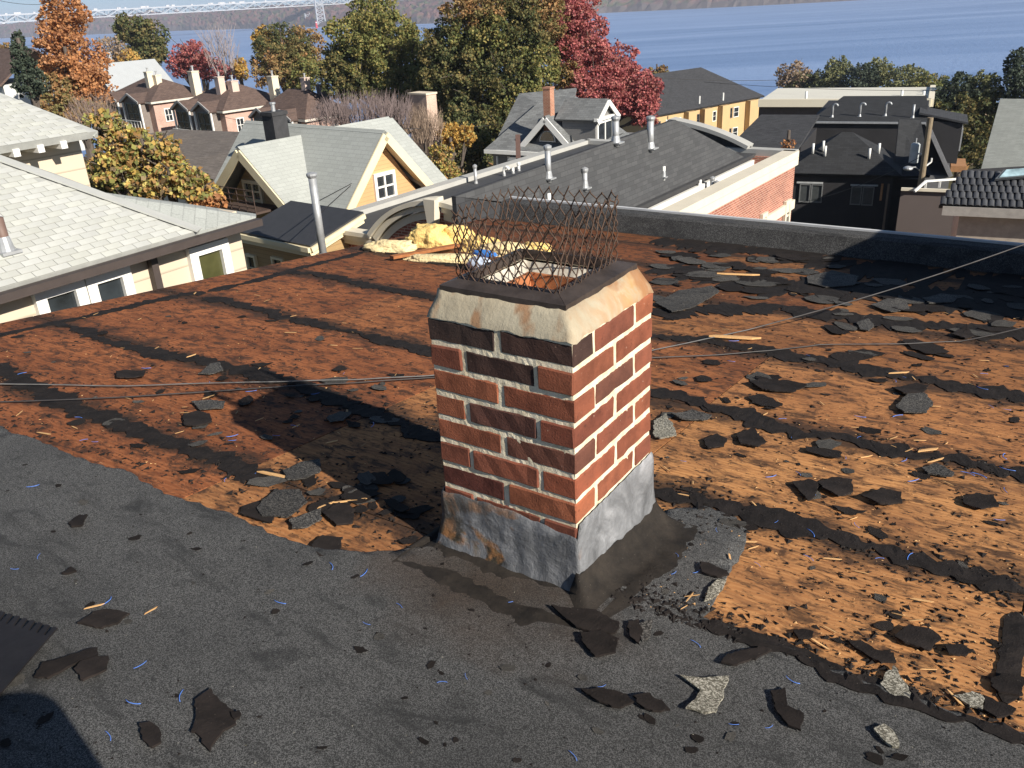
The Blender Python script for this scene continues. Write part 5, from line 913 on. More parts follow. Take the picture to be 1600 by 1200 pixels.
for bx_, by_, ty, lab in ((1092, 306, 281, 'white plastic pipe rising behind the white gutter'), (1112, 303, 281, 'grey capped pipe between gutter and brick parapet'), (1119, 304, 291, 'short white stub beside the grey capped pipe')):
    p = onZ(bx_, by_, zc - .5); pipe(None, p, max(.3, (onP(bx_, ty, p, V((CF.x, CF.y, 0)).normalized()) - p).z), .06, lab, 'cap' if 'capped' in lab else 'plain', GALV if 'grey' in lab else PVC, False, 'vent pipe', 'pipes behind the gutter')
# ------------------------------------------------------------------ grey shingled house with dormer
hF = thing('grey_shingle_house', 'grey shingled house with brick chimney, white dormer and arched gable window', 'house'); eyF = vdir(1750); exF = V((eyF.y, -eyF.x, 0)); GREYS = siding('grey_siding', (.20, .195, .19), .14)
F0 = at(851, 181, 46); gl = onP(806, 234, F0, eyF); gr = onP(893, 229, F0, eyF); hwF = (gr - gl).dot(exF) / 2; dF = F0.z - (gl.z + gr.z) / 2; Lg = F0 - exF * hwF - Z_ * dF; Rg = F0 + exF * hwF - Z_ * dF
rf = MB().slab([F0, Rg, Rg + eyF * 6, F0 + eyF * 6], .15).build('gable_roof', SH_GREY, hF); MB().slab([F0, Lg, Lg + eyF * 6, F0 + eyF * 6], .15).build('roof_slope', SH_GREY, rf)
fi = eyF * .5; mb = MB(); mb.ext([F0 + fi - Z_ * .35, Lg + fi + exF * .3 - Z_ * .3, Rg + fi - exF * .3 - Z_ * .3], eyF * .3); mb.build('gable_wall', GREYS, hF)
for f in (Lg, Rg): mb = MB(); mb.beam(F0 - Z_ * .2 - eyF * .03, f - Z_ * .2 - eyF * .03, .08, .3); mb.build('rake_board', WHITE, hF)
aw = onP(857, 221, F0 + fi, eyF); s_ = 46 / FPX; vs = [aw - eyF * .04 + exF * (15 * s_ * math.cos(a)) + Z_ * (17 * s_ * math.sin(a)) for a in [math.pi * i / 14 for i in range(15)]]; mb = MB(); mb.ext(vs, -eyF * .08); o = mb.build('arched_window', WHITE, hF); mb = MB(); mb.ext([aw + (q - aw) * .84 - eyF * .06 + Z_ * .05 for q in vs], -eyF * .06); mb.build('pane', GLASS, o)
# pent roof under the gable and main body
mb = MB(); q0, q1 = Lg - exF * .2 + Z_ * .1, Rg + exF * .2 + Z_ * .1; mb.slab([q0 + fi, q1 + fi, q1 - eyF * .9 - Z_ * .7, q0 - eyF * .9 - Z_ * .7], .12); mb.build('pent_roof', SH_GREY, hF)
mb = MB(); pe = onP(757, 233, Lg - eyF * .6 - Z_ * .4, eyF); mb.slab([pe, Lg - eyF * .6 - Z_ * .4 + exF * 3.2, Lg + exF * 1 + eyF * 5 + Z_ * 2.6, pe + eyF * 5 + exF * 1.6 + Z_ * 2.6], .12); mb.build('porch_roof', SH_GREY, hF)
mb = MB(); b0 = pe + exF * .35 + eyF * .3 - Z_ * .3; mb.ext([b0, b0 + exF * (2 * hwF + 4), b0 + exF * (2 * hwF + 4) + eyF * 9, b0 + eyF * 9], -Z_ * 7); mb.build('wall', GREYS, hF); mb = MB(); mb.beam(pe - Z_ * .12, pe + exF * (2 * hwF + 2) - Z_ * .12, .15, .2); mb.build('fascia', WHITE, hF)
for k in range(3): q = b0 + exF * (.3 + k * 1.3) - eyF * .03; mb = MB(); mb.beam(q - Z_ * .1, q - Z_ * 2.6, .1); mb.build('corner_board', WHITE, hF)
win_px(hF, [(794, 244), (808, 245), (808, 256), (794, 255)], b0, -eyF, fw=.06)
# main roof: ridge across the back, sunny slope with dormer
M0 = at(811, 146, 53); M1 = at(884, 142, 54); M1.z = M0.z; MR = onP(992, 218, M1, exF * .35 + eyF); mb = MB()
sl1 = [M0, M1, Rg + eyF * 1.5 + exF * 2.2, Lg + eyF * 1.5 - exF * 2.5]; MB().slab(sl1, .15).build('main_roof', SH_GREY, hF)
eR_ = at(990, 214, 52); eF_ = at(896, 230, 45.5); MB().slab([M1, eR_, eF_, F0 + eyF * 2.5], .15).build('sunny_roof', SH_GREY, hF)
D0 = at(951, 154, 45.5); dl = onP(931, 188, D0, exF); dr2 = onP(965, 180, D0, exF); hwD = max(.9, (dr2 - dl).dot(eyF) / 2); dD = D0.z - (dl.z + dr2.z) / 2; DL = D0 - eyF * hwD - Z_ * dD; DR = D0 + eyF * hwD - Z_ * dD
rd = MB().slab([D0, DL, DL - exF * 2.6, D0 - exF * 2.6], .12).build('dormer_roof', SH_GREY, hF); MB().slab([D0, DR, DR - exF * 2.6, D0 - exF * 2.6], .12).build('roof_slope', SH_GREY, rd)
ii = -exF * .25; mb = MB(); mb.ext([D0 + ii - Z_ * .2, DL + ii + eyF * .2 - Z_ * .1, DL + ii + eyF * .2 - Z_ * 1.5, DR + ii - eyF * .2 - Z_ * 1.5, DR + ii - eyF * .2 - Z_ * .1], -exF * 2.0); mb.build('dormer_wall', GREYS, hF)
for f in (DL, DR): mb = MB(); mb.beam(D0 - Z_ * .16 + exF * .02, f - Z_ * .16 + exF * .02, .06, .26); mb.build('rake_board', WHITE, hF)
mb = MB(); mb.beam(DL + ii + exF * .12, DR + ii + exF * .12, .2, .16); mb.build('dormer_trim', WHITE, hF)
wc = (DL + DR) / 2 + ii - Z_ * .75; window(hF, wc, eyF, exF, hwD * 1.5, 1.25, cols=2, rows=1, fw=.13)
cb = at(858, 178, 46.6); chimney(hF, cb, .44, .44, 1.3, exF, eyF, bricks('old_chimney_brick', (.34, .13, .08), (.42, .18, .11), (.5, .4, .3)), None)
mb = MB(); mb.beam(at(810, 248, 30), at(809, 211, 30), .16); tag(mb.build('wooden_post', plain('red_brown_post', (.10, .055, .045), .8)), 'short red brown post standing before the grey shingled house', 'post')
# ------------------------------------------------------------------ yellow apartment block
hG = thing('yellow_apartment_block', 'yellow brick apartment block with dark hip roof by the river', 'building'); eyG = vdir(2636); exG = V((eyG.y, -eyG.x, 0)); YEL = plain('yellow_brick', (.52, .36, .18), .8, .08, .4, .05)
Pg = at(1016, 182, 118); Pe = along(Pg, eyG, 1192); lnG = (Pe - Pg).length; block(hG, Pg - exG * .5, exG, eyG, 13, lnG, 14, YEL); root, r1_, r2_ = hip_roof(hG, Pg - exG * .5, exG, eyG, 13, lnG, 4.6, SH_DARK, .5, 'y', (1, 1.), .25)
for k, f in enumerate((.30, .44, .60, .86)):
    q = Pg + eyG * (lnG * f) - exG * .5; mb = MB(); mb.ext([q + exG * .9 - Z_ * .3, q + exG * .9 + eyG * lnG * .07 - Z_ * .3, q + eyG * lnG * .07 - Z_ * .3, q - Z_ * .3], -Z_ * 13); mb.build('bay', YEL, hG)
for k, f in enumerate((.08, .17, .25, .41, .53, .56, .71, .77, .94)):
    for fl_ in range(3): window(hG, Pg - exG * .49 + eyG * (lnG * f) - Z_ * (1.7 + 3 * fl_), eyG, exG, 1.25, 1.5, cols=1, rows=2, fm=plain('dark_sash', (.12, .10, .09), .6) if k % 3 == 0 else WHITE, fw=.1)
for a, b in ((1007, 146), (1093, 156), (1130, 151)): p = at(a, b, 116.5); mb = MB(); mb.tube([p - Z_ * .5, p + Z_ * .5], .12, 8); mb.build('roof_vent', PVC, hG)
# ------------------------------------------------------------------ brown roofed townhouses with chimneys
PINK = bricks('pink_brick', (.42, .24, .19), (.52, .32, .26), (.55, .45, .38)); BEIGE = plain('beige_stucco', (.66, .56, .42), .85, .06, 1); DGLASS = glassy('dark_glass', (.02, .022, .024))
eyC = vdir(2140); exC = V((eyC.y, -eyC.x, 0))
def townhouse(cpx, cpy, dep, endpx, leftpx, ridge_y, label, chs, rise=None):
    t = thing('townhouse', label, 'house', 'brown roofed townhouses'); P = at(cpx, cpy, dep); ln = (along(P, eyC, endpx) - P).length; wd = (P - along(P, exC, leftpx)).length; mid = P - exC * wd / 2 + eyC * ln / 2
    rs = 1.
    for k in range(80):
        if proj(mid + Z_ * k * .05)[1] < ridge_y: break
        rs = k * .05
    block(t, P, exC, eyC, wd, ln, 9, PINK); root, a, b = hip_roof(t, P, exC, eyC, wd, ln, rs, SH_BROWN, .35, 'y' if ln > wd else 'x', (1, 1), .15, fascia=plain('pale_fascia', (.6, .55, .48), .6))
    for k in range(2):                                    # gabled bays on the shaded front
        c = P - exC * (wd * (.27 + .46 * k)) - eyC * .9; s = wd * .19; pk = c + Z_ * .75; rb = MB().slab([pk - eyC * .3, c + exC * s - eyC * .3 - Z_ * .1, c + exC * s + eyC * 3 - Z_ * .1, pk + eyC * 3], .12).build('bay_roof', SH_BROWN, t); MB().slab([pk - eyC * .3, c - exC * s - eyC * .3 - Z_ * .1, c - exC * s + eyC * 3 - Z_ * .1, pk + eyC * 3], .12).build('roof_slope', SH_BROWN, rb)
        mb = MB(); mb.ext([pk - Z_ * .15, c + exC * s * .85 - Z_ * .1, c + exC * s * .85 - Z_ * 6, c - exC * s * .85 - Z_ * 6, c - exC * s * .85 - Z_ * .1], eyC * 1); mb.build('bay_wall', plain('bay_shade_wall', (.20, .17, .15), .8), t)  # bay wall colour darkened to paint in the shade of the front
        window(t, c - Z_ * 1.3 - eyC * .02, exC, -eyC, s * 1.3, 2.2, cols=2, rows=2, fm=plain('dark_window_frame', (.10, .12, .11), .5), fw=.1, glass=DGLASS); window(t, c - Z_ * 4.2 - eyC * .02, exC, -eyC, s * 1.3, 1.8, cols=2, rows=1, glass=DGLASS, fw=.1)
        for e in (-1, 1): mb = MB(); mb.beam(c + exC * s * .92 * e - eyC * .12 - Z_ * .2, c + exC * s * .92 * e - eyC * .12 - Z_ * 5.5, .16); mb.build('white_post', WHITE, t)
        mb = MB(); mb.beam(pk - eyC * .34, c + exC * s - eyC * .34 - Z_ * .1, .1, .22); mb.beam(pk - eyC * .34, c - exC * s - eyC * .34 - Z_ * .1, .1, .22); mb.build('bay_trim', plain('grey_trim', (.34, .33, .32), .6), t)
        q = c - Z_ * 2.9 - eyC * .5; mb = MB(); mb.ext([q - exC * s, q + exC * s, q + exC * s + eyC * .5, q - exC * s + eyC * .5], -Z_ * .15); o = mb.build('balcony', BEIGE, t); mb = MB()
        for e in range(7): mb.beam(q + exC * s * (e / 3 - 1), q + exC * s * (e / 3 - 1) + Z_ * .9, .06)
        mb.beam(q - exC * s + Z_ * .9, q + exC * s + Z_ * .9, .08); mb.build('railing', WHITE, o)
    window(t, P + eyC * 1.5 - Z_ * 1.6 + exC * .02, eyC, exC, .9, 1.4, fw=.1); window(t, P + eyC * (ln * .62) - Z_ * 1.6 + exC * .02, eyC, exC, .9, 1.4, fw=.1)
    for (x, yb, w, h, m_) in chs: d_ = dep + 3.; s = d_ / FPX; chimney(t, at(x, yb, d_), w * s, w * s * .9, h * s, exC, eyC, m_)
    return t
CCH = plain('cream_chimney', (.68, .60, .46), .85, .06, 1); PCH = plain('pinkish_chimney', (.58, .45, .38), .85, .06, 1)
townhouse(238, 158, 92, 326, 166, 122, 'brown roofed townhouse farthest left, beside the orange tree', [(307, 142, 13, 28, CCH), (234, 128, 10, 14, CCH), (247, 130, 10, 11, CCH)])
townhouse(350, 172, 84, 452, 278, 128, 'brown roofed townhouse in the middle of the row', [(431, 155, 13, 33, CCH), (345, 138, 12, 16, PCH), (365, 138, 13, 10, PCH)])
townhouse(478, 185, 78, 545, 400, 138, 'dark shaded townhouse behind the black chimney of the pale house', [(480, 150, 11, 26, PCH), (505, 148, 14, 14, plain('dark_chimney', (.13, .12, .13), .9))])
# white and grey building behind them
tD = thing('white_grey_building', 'white building with long pale grey roof between orange tree and red tree', 'building'); P = at(176, 142, 118); eyD = vdir(2200); exD = V((eyD.y, -eyD.x, 0)); ln = (along(P, eyD, 268) - P).length; block(tD, P, exD, eyD, 9, ln, 8, WHITE); hip_roof(tD, P, exD, eyD, 9, ln, 3.4, plain('pale_metal_roof', (.40, .42, .43), .6, .05, 1), .4, 'y', (0, 0), .15)
mb = MB(); q = P - exD * 4.5 + eyD * ln * .3 + Z_ * 3.2; mb.tube([q, q + Z_ * 1.6], .25, 8); mb.build('roof_pipe', GALV, tD)
# low taupe roof with a skylight
tE = thing('taupe_roof_house', 'low house under a taupe shingle roof with one skylight', 'house'); P = at(352, 268, 40); eyE = vdir(2100); exE = V((eyE.y, -eyE.x, 0)); t0, t1, t2_ = at(218, 211, 47), at(270, 202, 52), at(376, 206, 50); b1 = at(340, 296, 36); MB().slab([t0, t1, t2_, at(400, 232, 43), b1, at(200, 262, 40)], .15).build('roof', SH_TAUPE, tE)
mb = MB(); q = [at(205, 264, 40.5), at(338, 296, 36.6), at(398, 233, 43.5), at(376, 212, 49)]; zz = min(p.z for p in q) - .3; mb.ext([V((p.x, p.y, zz)) for p in q], -Z_ * 5); mb.build('wall', BEIGE, tE)
nE = (t1 - t0).cross(b1 - t0).normalized(); sk = [onP(a, b, t0, nE) for a, b in ((241, 225), (263, 220), (273, 227), (251, 233))]; mb = MB(); mb.ext([p + Z_ * .04 for p in sk], Z_ * .12); o = mb.build('skylight', plain('skylight_frame', (.35, .33, .3), .5), tE); c = sum(sk, V()) / 4; mb = MB(); mb.ext([c + (p - c) * .85 + Z_ * .165 for p in sk], Z_ * .02); mb.build('pane', glassy('sky_glass', (.25, .35, .42)), o)
pipe(None, onP(254, 237, t0, nE), .45, .07, 'white vent stub in front of the skylight on the taupe roof', 'plain', PVC, False)
# small house at the far left behind the spruce
tS = thing('small_brown_house', 'small brown roofed house behind the spruce at the left frame edge', 'house'); P = at(4, 133, 70); block(tS, P, exC, eyC, 9, 6, 6, plain('grey_white_wall', (.55, .55, .54), .8)); hip_roof(tS, P, exC, eyC, 9, 6, 2.6, SH_BROWN, .4, 'x', (0, 0), .15)
# pale brown brick wall behind the bare shrub
tP = thing('pink_brick_stack', 'tall pinkish brick wall catching sun behind the bare shrub', 'wall'); P = at(668, 236, 52); mb = MB(); mb.box(P + Z_ * 1.2, (1.5, .8, 4.2), (exC, eyC, Z_)); mb.build('masonry', bricks('pale_pink_brick', (.46, .30, .22), (.58, .42, .33), (.6, .5, .42)), tP); mb = MB(); mb.box(P + Z_ * 3.35, (1.6, .9, .1), (exC, eyC, Z_)); mb.build('cap', BEIGE, tP)
# ------------------------------------------------------------------ right hand buildings
exK = -vdir(-2237); eyK = V((-exK.y, exK.x, 0))
tW = thing('cream_flat_building', 'flat roofed building with cream parapet in front of the river trees', 'building'); P = at(1446, 166, 78); wd = (P - along(P, exK, 1186)).length; block(tW, P, exK, eyK, wd, 11, 12, plain('taupe_wall', (.13, .10, .085), .85)); mb = MB(); a, b, c, d = P + exK * .4 - eyK * .4, P - exK * wd - eyK * .4, P - exK * wd + eyK * 11, P + eyK * 11 + exK * .4
for p, q in ((a, b), (a, d)): mb.beam(p + Z_ * .35, q + Z_ * .35, .5, .7)
mb.build('parapet', plain('cream_parapet', (.72, .66, .52), .8, .05, .3), tW); mb = MB(); mb.ext([a + Z_ * .4, b + Z_ * .4, c + Z_ * .4, d + Z_ * .4], Z_ * .1); mb.build('roof', plain('pale_roof', (.62, .60, .52), .8, .05, .3), tW)
for x, y in ((1259, 152), (1408, 150), (1442, 151)): p = at(x, y + 6, 82); pipe(None, p, .9, .12, {1259: 'white pipe at the left part of the cream flat roof', 1408: 'white pipe at the right part of the cream flat roof', 1442: 'white pipe at the right corner of the cream flat roof'}[x], 'plain', PVC, False)
# large black building with mansard
TARP = plain('black_building_paper', (.020, .019, .021), .75, .3, .8, .1); TIMB = plain('raw_timber', (.36, .18, .08), .8, .2, 4)
tK = thing('black_mansard_building', 'large black building under construction with mansard dormer and hooked vents', 'building'); K0 = at(1447, 192, 56); wK = (K0 - along(K0, exK, 1264)).length; block(tK, K0, exK, eyK, wK, 12, 9.5, TARP)
rk = MB().slab([K0 + exK * .1 - eyK * .1, K0 - exK * (wK + .1) - eyK * .1, K0 - exK * (wK - 1.5) + eyK * 7 + Z_ * .9, K0 + eyK * 7 - exK * .2 + Z_ * .9], .12).build('roof', SH_BLACK, tK)
mb = MB(); mb.beam(K0 - eyK * .15, K0 - exK * wK - eyK * .15, .12, .12); mb.build('gutter', GALV, tK)
MB().slab([K0 - eyK * .05, K0 + eyK * 9, K0 + eyK * 9 + exK * 1.9 - Z_ * 3.4, K0 + exK * 1.9 - Z_ * 3.4 - eyK * .05], .12).build('mansard_slope', SH_DARK, tK); mb = MB(); mb.beam(K0 + exK * .05 - eyK * .1, K0 + exK * 1.95 - Z_ * 3.4 - eyK * .1, .1, .25); mb.build('mansard_rake', plain('grey_rake', (.22, .22, .23), .6), tK)
mb = MB(); mb.ext([K0 - exK * wK - eyK * .12 - Z_ * .1, K0 - exK * (wK + .25) - eyK * .12 - Z_ * .1, K0 - exK * (wK + 1.5) - eyK * .12 - Z_ * 3.6, K0 - exK * (wK + 1.2) - eyK * .12 - Z_ * 3.6], eyK * .12); mb.build('timber_rake', TIMB, tK); MB().slab([K0 - exK * (wK), K0 - exK * wK + eyK * 10, K0 - exK * (wK + 1.4) + eyK * 10 - Z_ * 3.6, K0 - exK * (wK + 1.4) - Z_ * 3.6], .1).build('mansard_slope', SH_DARK, tK)
q = K0 + eyK * 1.2 + exK * .3; mb = MB(); mb.slab([q + Z_ * .5 - exK * .8, q + eyK * 3.4 + Z_ * .5 - exK * .8, q + eyK * 3.6 + exK * 2.2 - Z_ * .1, q + exK * 2.2 - Z_ * .1 - eyK * .2], .12); mb.build('dormer_roof', SH_DARK, tK); mb = MB(); mb.ext([q + exK * 1.9 - Z_ * .2, q + exK * 1.9 + eyK * 3.2 - Z_ * .2, q + eyK * 3.2 - exK * .5, q - exK * .5], -Z_ * 2.6); mb.build('dormer_wall', TARP, tK)
for k in range(3): window(tK, q + exK * 1.92 + eyK * (.6 + k) - Z_ * 1.3, eyK, exK, .75, 1.4, fm=plain('grey_frame', (.3, .31, .32), .5), cols=1, rows=1, fw=.08)
wb = K0 + exK * 1.9 - Z_ * 3.4; mb = MB(); mb.ext([wb + eyK * .1, wb + eyK * 9, wb + eyK * 9 - exK * 1.9, wb + eyK * .1 - exK * 1.9], -Z_ * 6); mb.build('side_wall', plain('grey_side_wall', (.15, .15, .155), .8), tK); mb = MB(); mb.ext([wb + exK * .05 + eyK * 3.4 + Z_ * .05, wb + eyK * 6.4 + exK * .05 + Z_ * .05, wb + eyK * 6.4 + exK * 1 + Z_ * .05, wb + eyK * 3.4 + exK * 1 + Z_ * .05], -Z_ * .4); mb.build('timber_balcony', TIMB, tK)
for k, (x, y, ty) in enumerate(((1300, 183, 165), (1343, 182, 165), (1383, 181, 163), (1426, 184, 169))):
    p = onP(x, y, K0, ((-exK).cross(eyK * 7 + Z_ * .9)).normalized()); pipe(None, p, .85, .075, ['first hooked silver vent from the timber edge on the black roof', 'second hooked silver vent from the timber edge on the black roof', 'third hooked silver vent from the timber edge on the black roof', 'last silver vent next to the dormer on the black roof'][k], 'cane' if k < 3 else 'plain', GALV, True, 'vent pipe', 'vents on the black mansard building')
# black house in front with pyramid roof
tB = thing('black_paper_house', 'black wrapped house with pyramid roof and taped new windows', 'house'); B0 = at(1397, 272, 43); exJ = -vdir(-2600); eyJ = V((-exJ.y, exJ.x, 0)); wB = (B0 - along(B0, exJ, 1236)).length; lB = wB * .9; block(tB, B0, exJ, eyJ, wB, lB, 8, TARP)
apx = (B0 - exJ * wB / 2 + eyJ * lB / 2); rs = 1
for k in range(90):
    if proj(apx + Z_ * k * .05)[1] < 205: break
    rs = k * .05
hip_roof(tB, B0, exJ, eyJ, wB, lB, rs, SH_BLACK, .35, 'x', (1, 1), .14)
TAPE = plain('window_wrap_film', (.06, .066, .068), .3, .3, 4, .1); FADE = plain('grey_window_tape', (.16, .165, .165), .6)
for q in ([(1249, 287), (1266, 287.5), (1266, 316), (1249, 315.5)], [(1267, 287.5), (1285, 288), (1285, 316.5), (1267, 316)], [(1329, 291), (1346, 291.5), (1346, 320), (1329, 319.5)], [(1347, 291.5), (1365, 292), (1365, 321), (1347, 320.5)], [(1246, 349), (1281, 350), (1281, 362), (1246, 361)], [(1324, 355), (1361, 356), (1361, 366), (1324, 365)]): win_px(tB, q, B0 - eyJ * .01, -eyJ, cols=1, rows=1, fm=FADE, fw=.05, glass=TAPE)
for q in ([(1245, 285), (1286, 286)], [(1329, 289), (1372, 290)]): a, b = [onP(x, y, B0 - eyJ * .05, eyJ) for x, y in q]; mb = MB(); mb.beam(a, b, .1, .07); mb.build('window_head', plain('pale_head_flashing', (.42, .43, .43), .5), tB)
bx0 = along(B0, exJ, 1456); wq = (bx0 - B0).length; mb = MB(); e1 = B0 + exJ * (wq) + eyJ * 1.2 - Z_ * .25; mb.slab([B0 + eyJ * .8 - Z_ * .3, e1, e1 + eyJ * 5 - exJ * .6 + Z_ * 2, B0 + eyJ * 5.5 + Z_ * 1.9], .14); mb.build('side_roof', SH_BLACK, tB); mb = MB(); mb.ext([B0 + eyJ * 1.3 - Z_ * .5, e1 - exJ * .3 - Z_ * .3 + eyJ * .4, e1 - exJ * .3 - Z_ * .3 + eyJ * 5, B0 + eyJ * 5], -Z_ * 7); mb.build('side_wing', TARP, tB)
for x in (1379, 1389): a = onP(x, 287, B0 - eyJ * .04, eyJ); mb = MB(); mb.beam(a, a - Z_ * (.85 if x < 1385 else 2.9), .1, .08); mb.build('timber_stud', TIMB if x < 1385 else plain('weathered_stud', (.16, .12, .09), .8), tB)
nb = ((-exJ).cross(eyJ * (lB / 2) + Z_ * rs)).normalized(); ne = (eyJ.cross(-exJ * (lB / 2) + Z_ * rs)).normalized()
for k, (x, y) in enumerate(((1270, 237), (1286, 233), (1289, 241), (1358, 245))): pipe(None, onP(x, y, B0 - eyJ * .35 - Z_ * .0, nb), .42, .065, ['first white pipe from the brick corner on the pyramid roof', 'second white pipe from the brick corner, higher up the pyramid roof', 'third white pipe from the brick corner, close below the second', 'white pipe casting a shadow at the middle of the pyramid roof'][k], 'plain', PVC, False, 'vent pipe', 'white pipes on the pyramid roof')
for k, (x, y) in enumerate(((1373, 237), (1413, 245))): pipe(None, onP(x, y, B0 + exJ * .35, ne), .42, .065, ['white pipe near the hip of the pyramid roof', 'white pipe lowest on the transformer side of the pyramid roof'][k], 'plain', PVC, False, 'vent pipe', 'white pipes on the pyramid roof')
# plain low dark block between brick building and black building
tL = thing('dark_garage_block', 'low dark shingled block behind the brick building corner', 'building'); P = at(1240, 243, 50); block(tL, P + eyK * 3, exK, eyK, 4, 8, 7, TARP); MB().slab([P, P - exK * 4.2, P - exK * 3 + eyK * 6 + Z_ * 1.5, P + eyK * 6 + exK * .6 + Z_ * 1.5], .14).build('roof', SH_DARK, tL)
# utility pole, transformer, lamp
t_ = thing('utility_pole', 'wooden utility pole with grey transformer beside the black house', 'utility pole'); pb_ = at(1437, 300, 37); ph = 3.1
mb = MB(); mb.tube([pb_ - Z_ * 6, pb_ + Z_ * ph], [.15, .12], 12); mb.build('pole', plain('weathered_pole', (.22, .17, .11), .85, .2, 6, .3, 20), t_); pt_ = pb_ + Z_ * ph
tr = at(1429, 239, 36.8); mb = MB(); mb.tube([tr - Z_ * .42, tr - Z_ * .4, tr + Z_ * .36, tr + Z_ * .42], [.14, .19, .19, .12], 16); mb.build('transformer', plain('transformer_grey', (.42, .45, .46), .5), t_); mb = MB(); mb.tube([tr + Z_ * .42, tr + Z_ * .62], .03, 6); mb.beam(tr, V((pb_.x, pb_.y, tr.z)), .06); mb.build('bushing', GALV, t_)
l0 = at(1440, 269, 37); l1 = at(1419, 262, 36.4); mb = MB(); mb.tube([l0, l0.lerp(l1, .5) + Z_ * .12, l1], .025, 6); mb.build('lamp_arm', GALV, t_); bm = bmesh.new(); bmesh.ops.create_uvsphere(bm, u_segments=14, v_segments=8, radius=1)
for v in bm.verts: v.co = V((v.co.x * .2, v.co.y * .2, v.co.z * .1)) + l1 - Z_ * .03
me = bpy.data.meshes.new('lamp_head'); bm.to_mesh(me); bm.free(); me.materials.append(GALV); link('lamp_head', me, t_)
mb = MB(); a = at(1455, 253, 37); mb.beam(at(1443, 262, 37), a, .05); mb.tube([a, a + Z_ * .16], .04, 6); mb.build('insulator_arm', PVC, t_)
# taupe wall with white railing
tR = thing('taupe_terrace_block', 'taupe walled terrace block with white railing', 'building'); R0_ = at(1502, 300, 31); wR = (R0_ - along(R0_, exK, 1408)).length; block(tR, R0_, exK, eyK, wR, .3, 7, plain('taupe_render', (.115, .092, .085), .85, .08, 1)); mb = MB(); mb.beam(R0_ + Z_ * .04 - eyK * .05, R0_ - exK * (wR) + Z_ * .04 - eyK * .05, .12, .1); mb.build('parapet_cap', COPE, tR)
rl = thing('white_railing', 'white metal railing on the taupe terrace', 'railing'); a = at(1429, 299, 31.2); b = at(1447, 283, 31.6); c = at(1505, 279, 31.8)
mb = MB(); mb.beam(a, b, .07); mb.build('rail', WHITE, rl); mb = MB(); mb.beam(b, c, .07); mb.build('rail', WHITE, rl)
for q in (b, b.lerp(c, .38), b.lerp(c, .9)): mb = MB(); mb.beam(q, V((q.x, q.y, R0_.z)), .07); mb.build('railing_post', WHITE, rl)
# tile roofed house and grey roof at the right edge
tT = thing('dark_tile_house', 'house with dark clay tile roof and skylight at the right edge', 'house'); exT = -vdir(-2300); eyT = V((-exT.y, exT.x, 0)); T0 = at(1467, 321, 23); nT = V((-eyT.x, -eyT.y, 0)) * math.sin(math.radians(34)) + Z_ * math.cos(math.radians(34)); upT = (eyT * math.cos(math.radians(34)) + Z_ * math.sin(math.radians(34)))
tl, trr, brr = onP(1511, 265, T0, nT), onP(1690, 254, T0, nT), along(T0, exT, 1690); rt = MB().slab([T0, brr, trr, tl], .1).build('roof', plain('tile_underlay', (.03, .03, .033), .9), tT)
TILE = plain('dark_clay_tile', (.048, .05, .056), .6, .25, 5, .15, 40, objcol=True); mb = MB(); vs = []; w_, l_ = .165, .30
for i in range(7): a = math.pi * i / 6; vs.append((-w_ / 2 * math.cos(a), math.sin(a) * .055))
mb.add([V((x, 0, z + .012)) for x, z in vs] + [V((x * .92, l_, z - .012)) for x, z in vs] + [V((x, 0, z - .006)) for x, z in vs] + [V((x * .92, l_, z - .03)) for x, z in vs], [(i, i + 1, 8 + i, 7 + i) for i in range(6)] + [(14 + i, 21 + i, 22 + i, 15 + i) for i in range(6)] + [(i, 14 + i, 15 + i, i + 1) for i in range(6)]); o = mb.build('roof_tile', TILE, smooth=False); tile_me = o.data; bpy.data.objects.remove(o)
rows_ = int((tl - T0).dot(upT) / .245); rotT = Matrix((exT, upT, nT)).transposed().to_4x4(); kx = (tl - T0).dot(exT) / (tl - T0).dot(upT); R = random.Random(4)
for r_ in range(rows_):
    u = kx * r_ * .245 + .1
    while u < 4.6:
        q = T0 + exT * u + upT * (r_ * .245) + nT * .012; x, y = proj(q)
        if x < 1625: o = link('roof_tile', tile_me, rt); o.matrix_world = Matrix.Translation(q) @ rotT; f = R.uniform(.8, 1.25); o.color = (f, f, f, 1)
        u += .162
sk = [onP(a, b, T0, nT) + nT * .10 for a, b in ((1566, 273), (1640, 267), (1632, 280), (1553, 287))]; c = sum(sk, V()) / 4; mb = MB(); mb.ext(sk, nT * .08); o = mb.build('skylight', plain('skylight_lead', (.10, .11, .12), .5), tT); mb = MB(); mb.ext([c + (p - c) * .86 + nT * .085 for p in sk], nT * .02); mb.build('pane', glassy('pale_sky_glass', (.30, .42, .46)), o)
mb = MB(); mb.beam(T0 - Z_ * .13 + exT * .1, brr - Z_ * .13, .1, .24); mb.build('fascia', plain('grey_fascia', (.30, .28, .26), .7), tT); mb = MB(); w0 = T0 + exT * .55 + eyT * .35 - Z_ * .25; mb.ext([w0, w0 + exT * 5, w0 + exT * 5 + eyT * 3, w0 + eyT * 3], -Z_ * 7); mb.build('wall', plain('beige_grey_wall', (.36, .31, .26), .85), tT)
tV = thing('grey_slope_house', 'house with plain mid grey shingle slope at the right edge', 'house'); q = [at(1563, 154, 40), at(1700, 156, 40), at(1700, 268, 33), at(1533, 264, 33)]; MB().slab(q, .15).build('roof', shingle('aged_grey_shingle', (.20, .21, .195), .3, .13, .15, .6), tV); mb = MB(); z0 = q[3].z - .3; mb.ext([V((p.x, p.y, z0)) + (V((0, 0, 0)) if i < 2 else HD * .6) + (RX * .5 if i in (0, 3) else V()) for i, p in enumerate(q)], -Z_ * 6); mb.build('wall', BEIGE, tV)
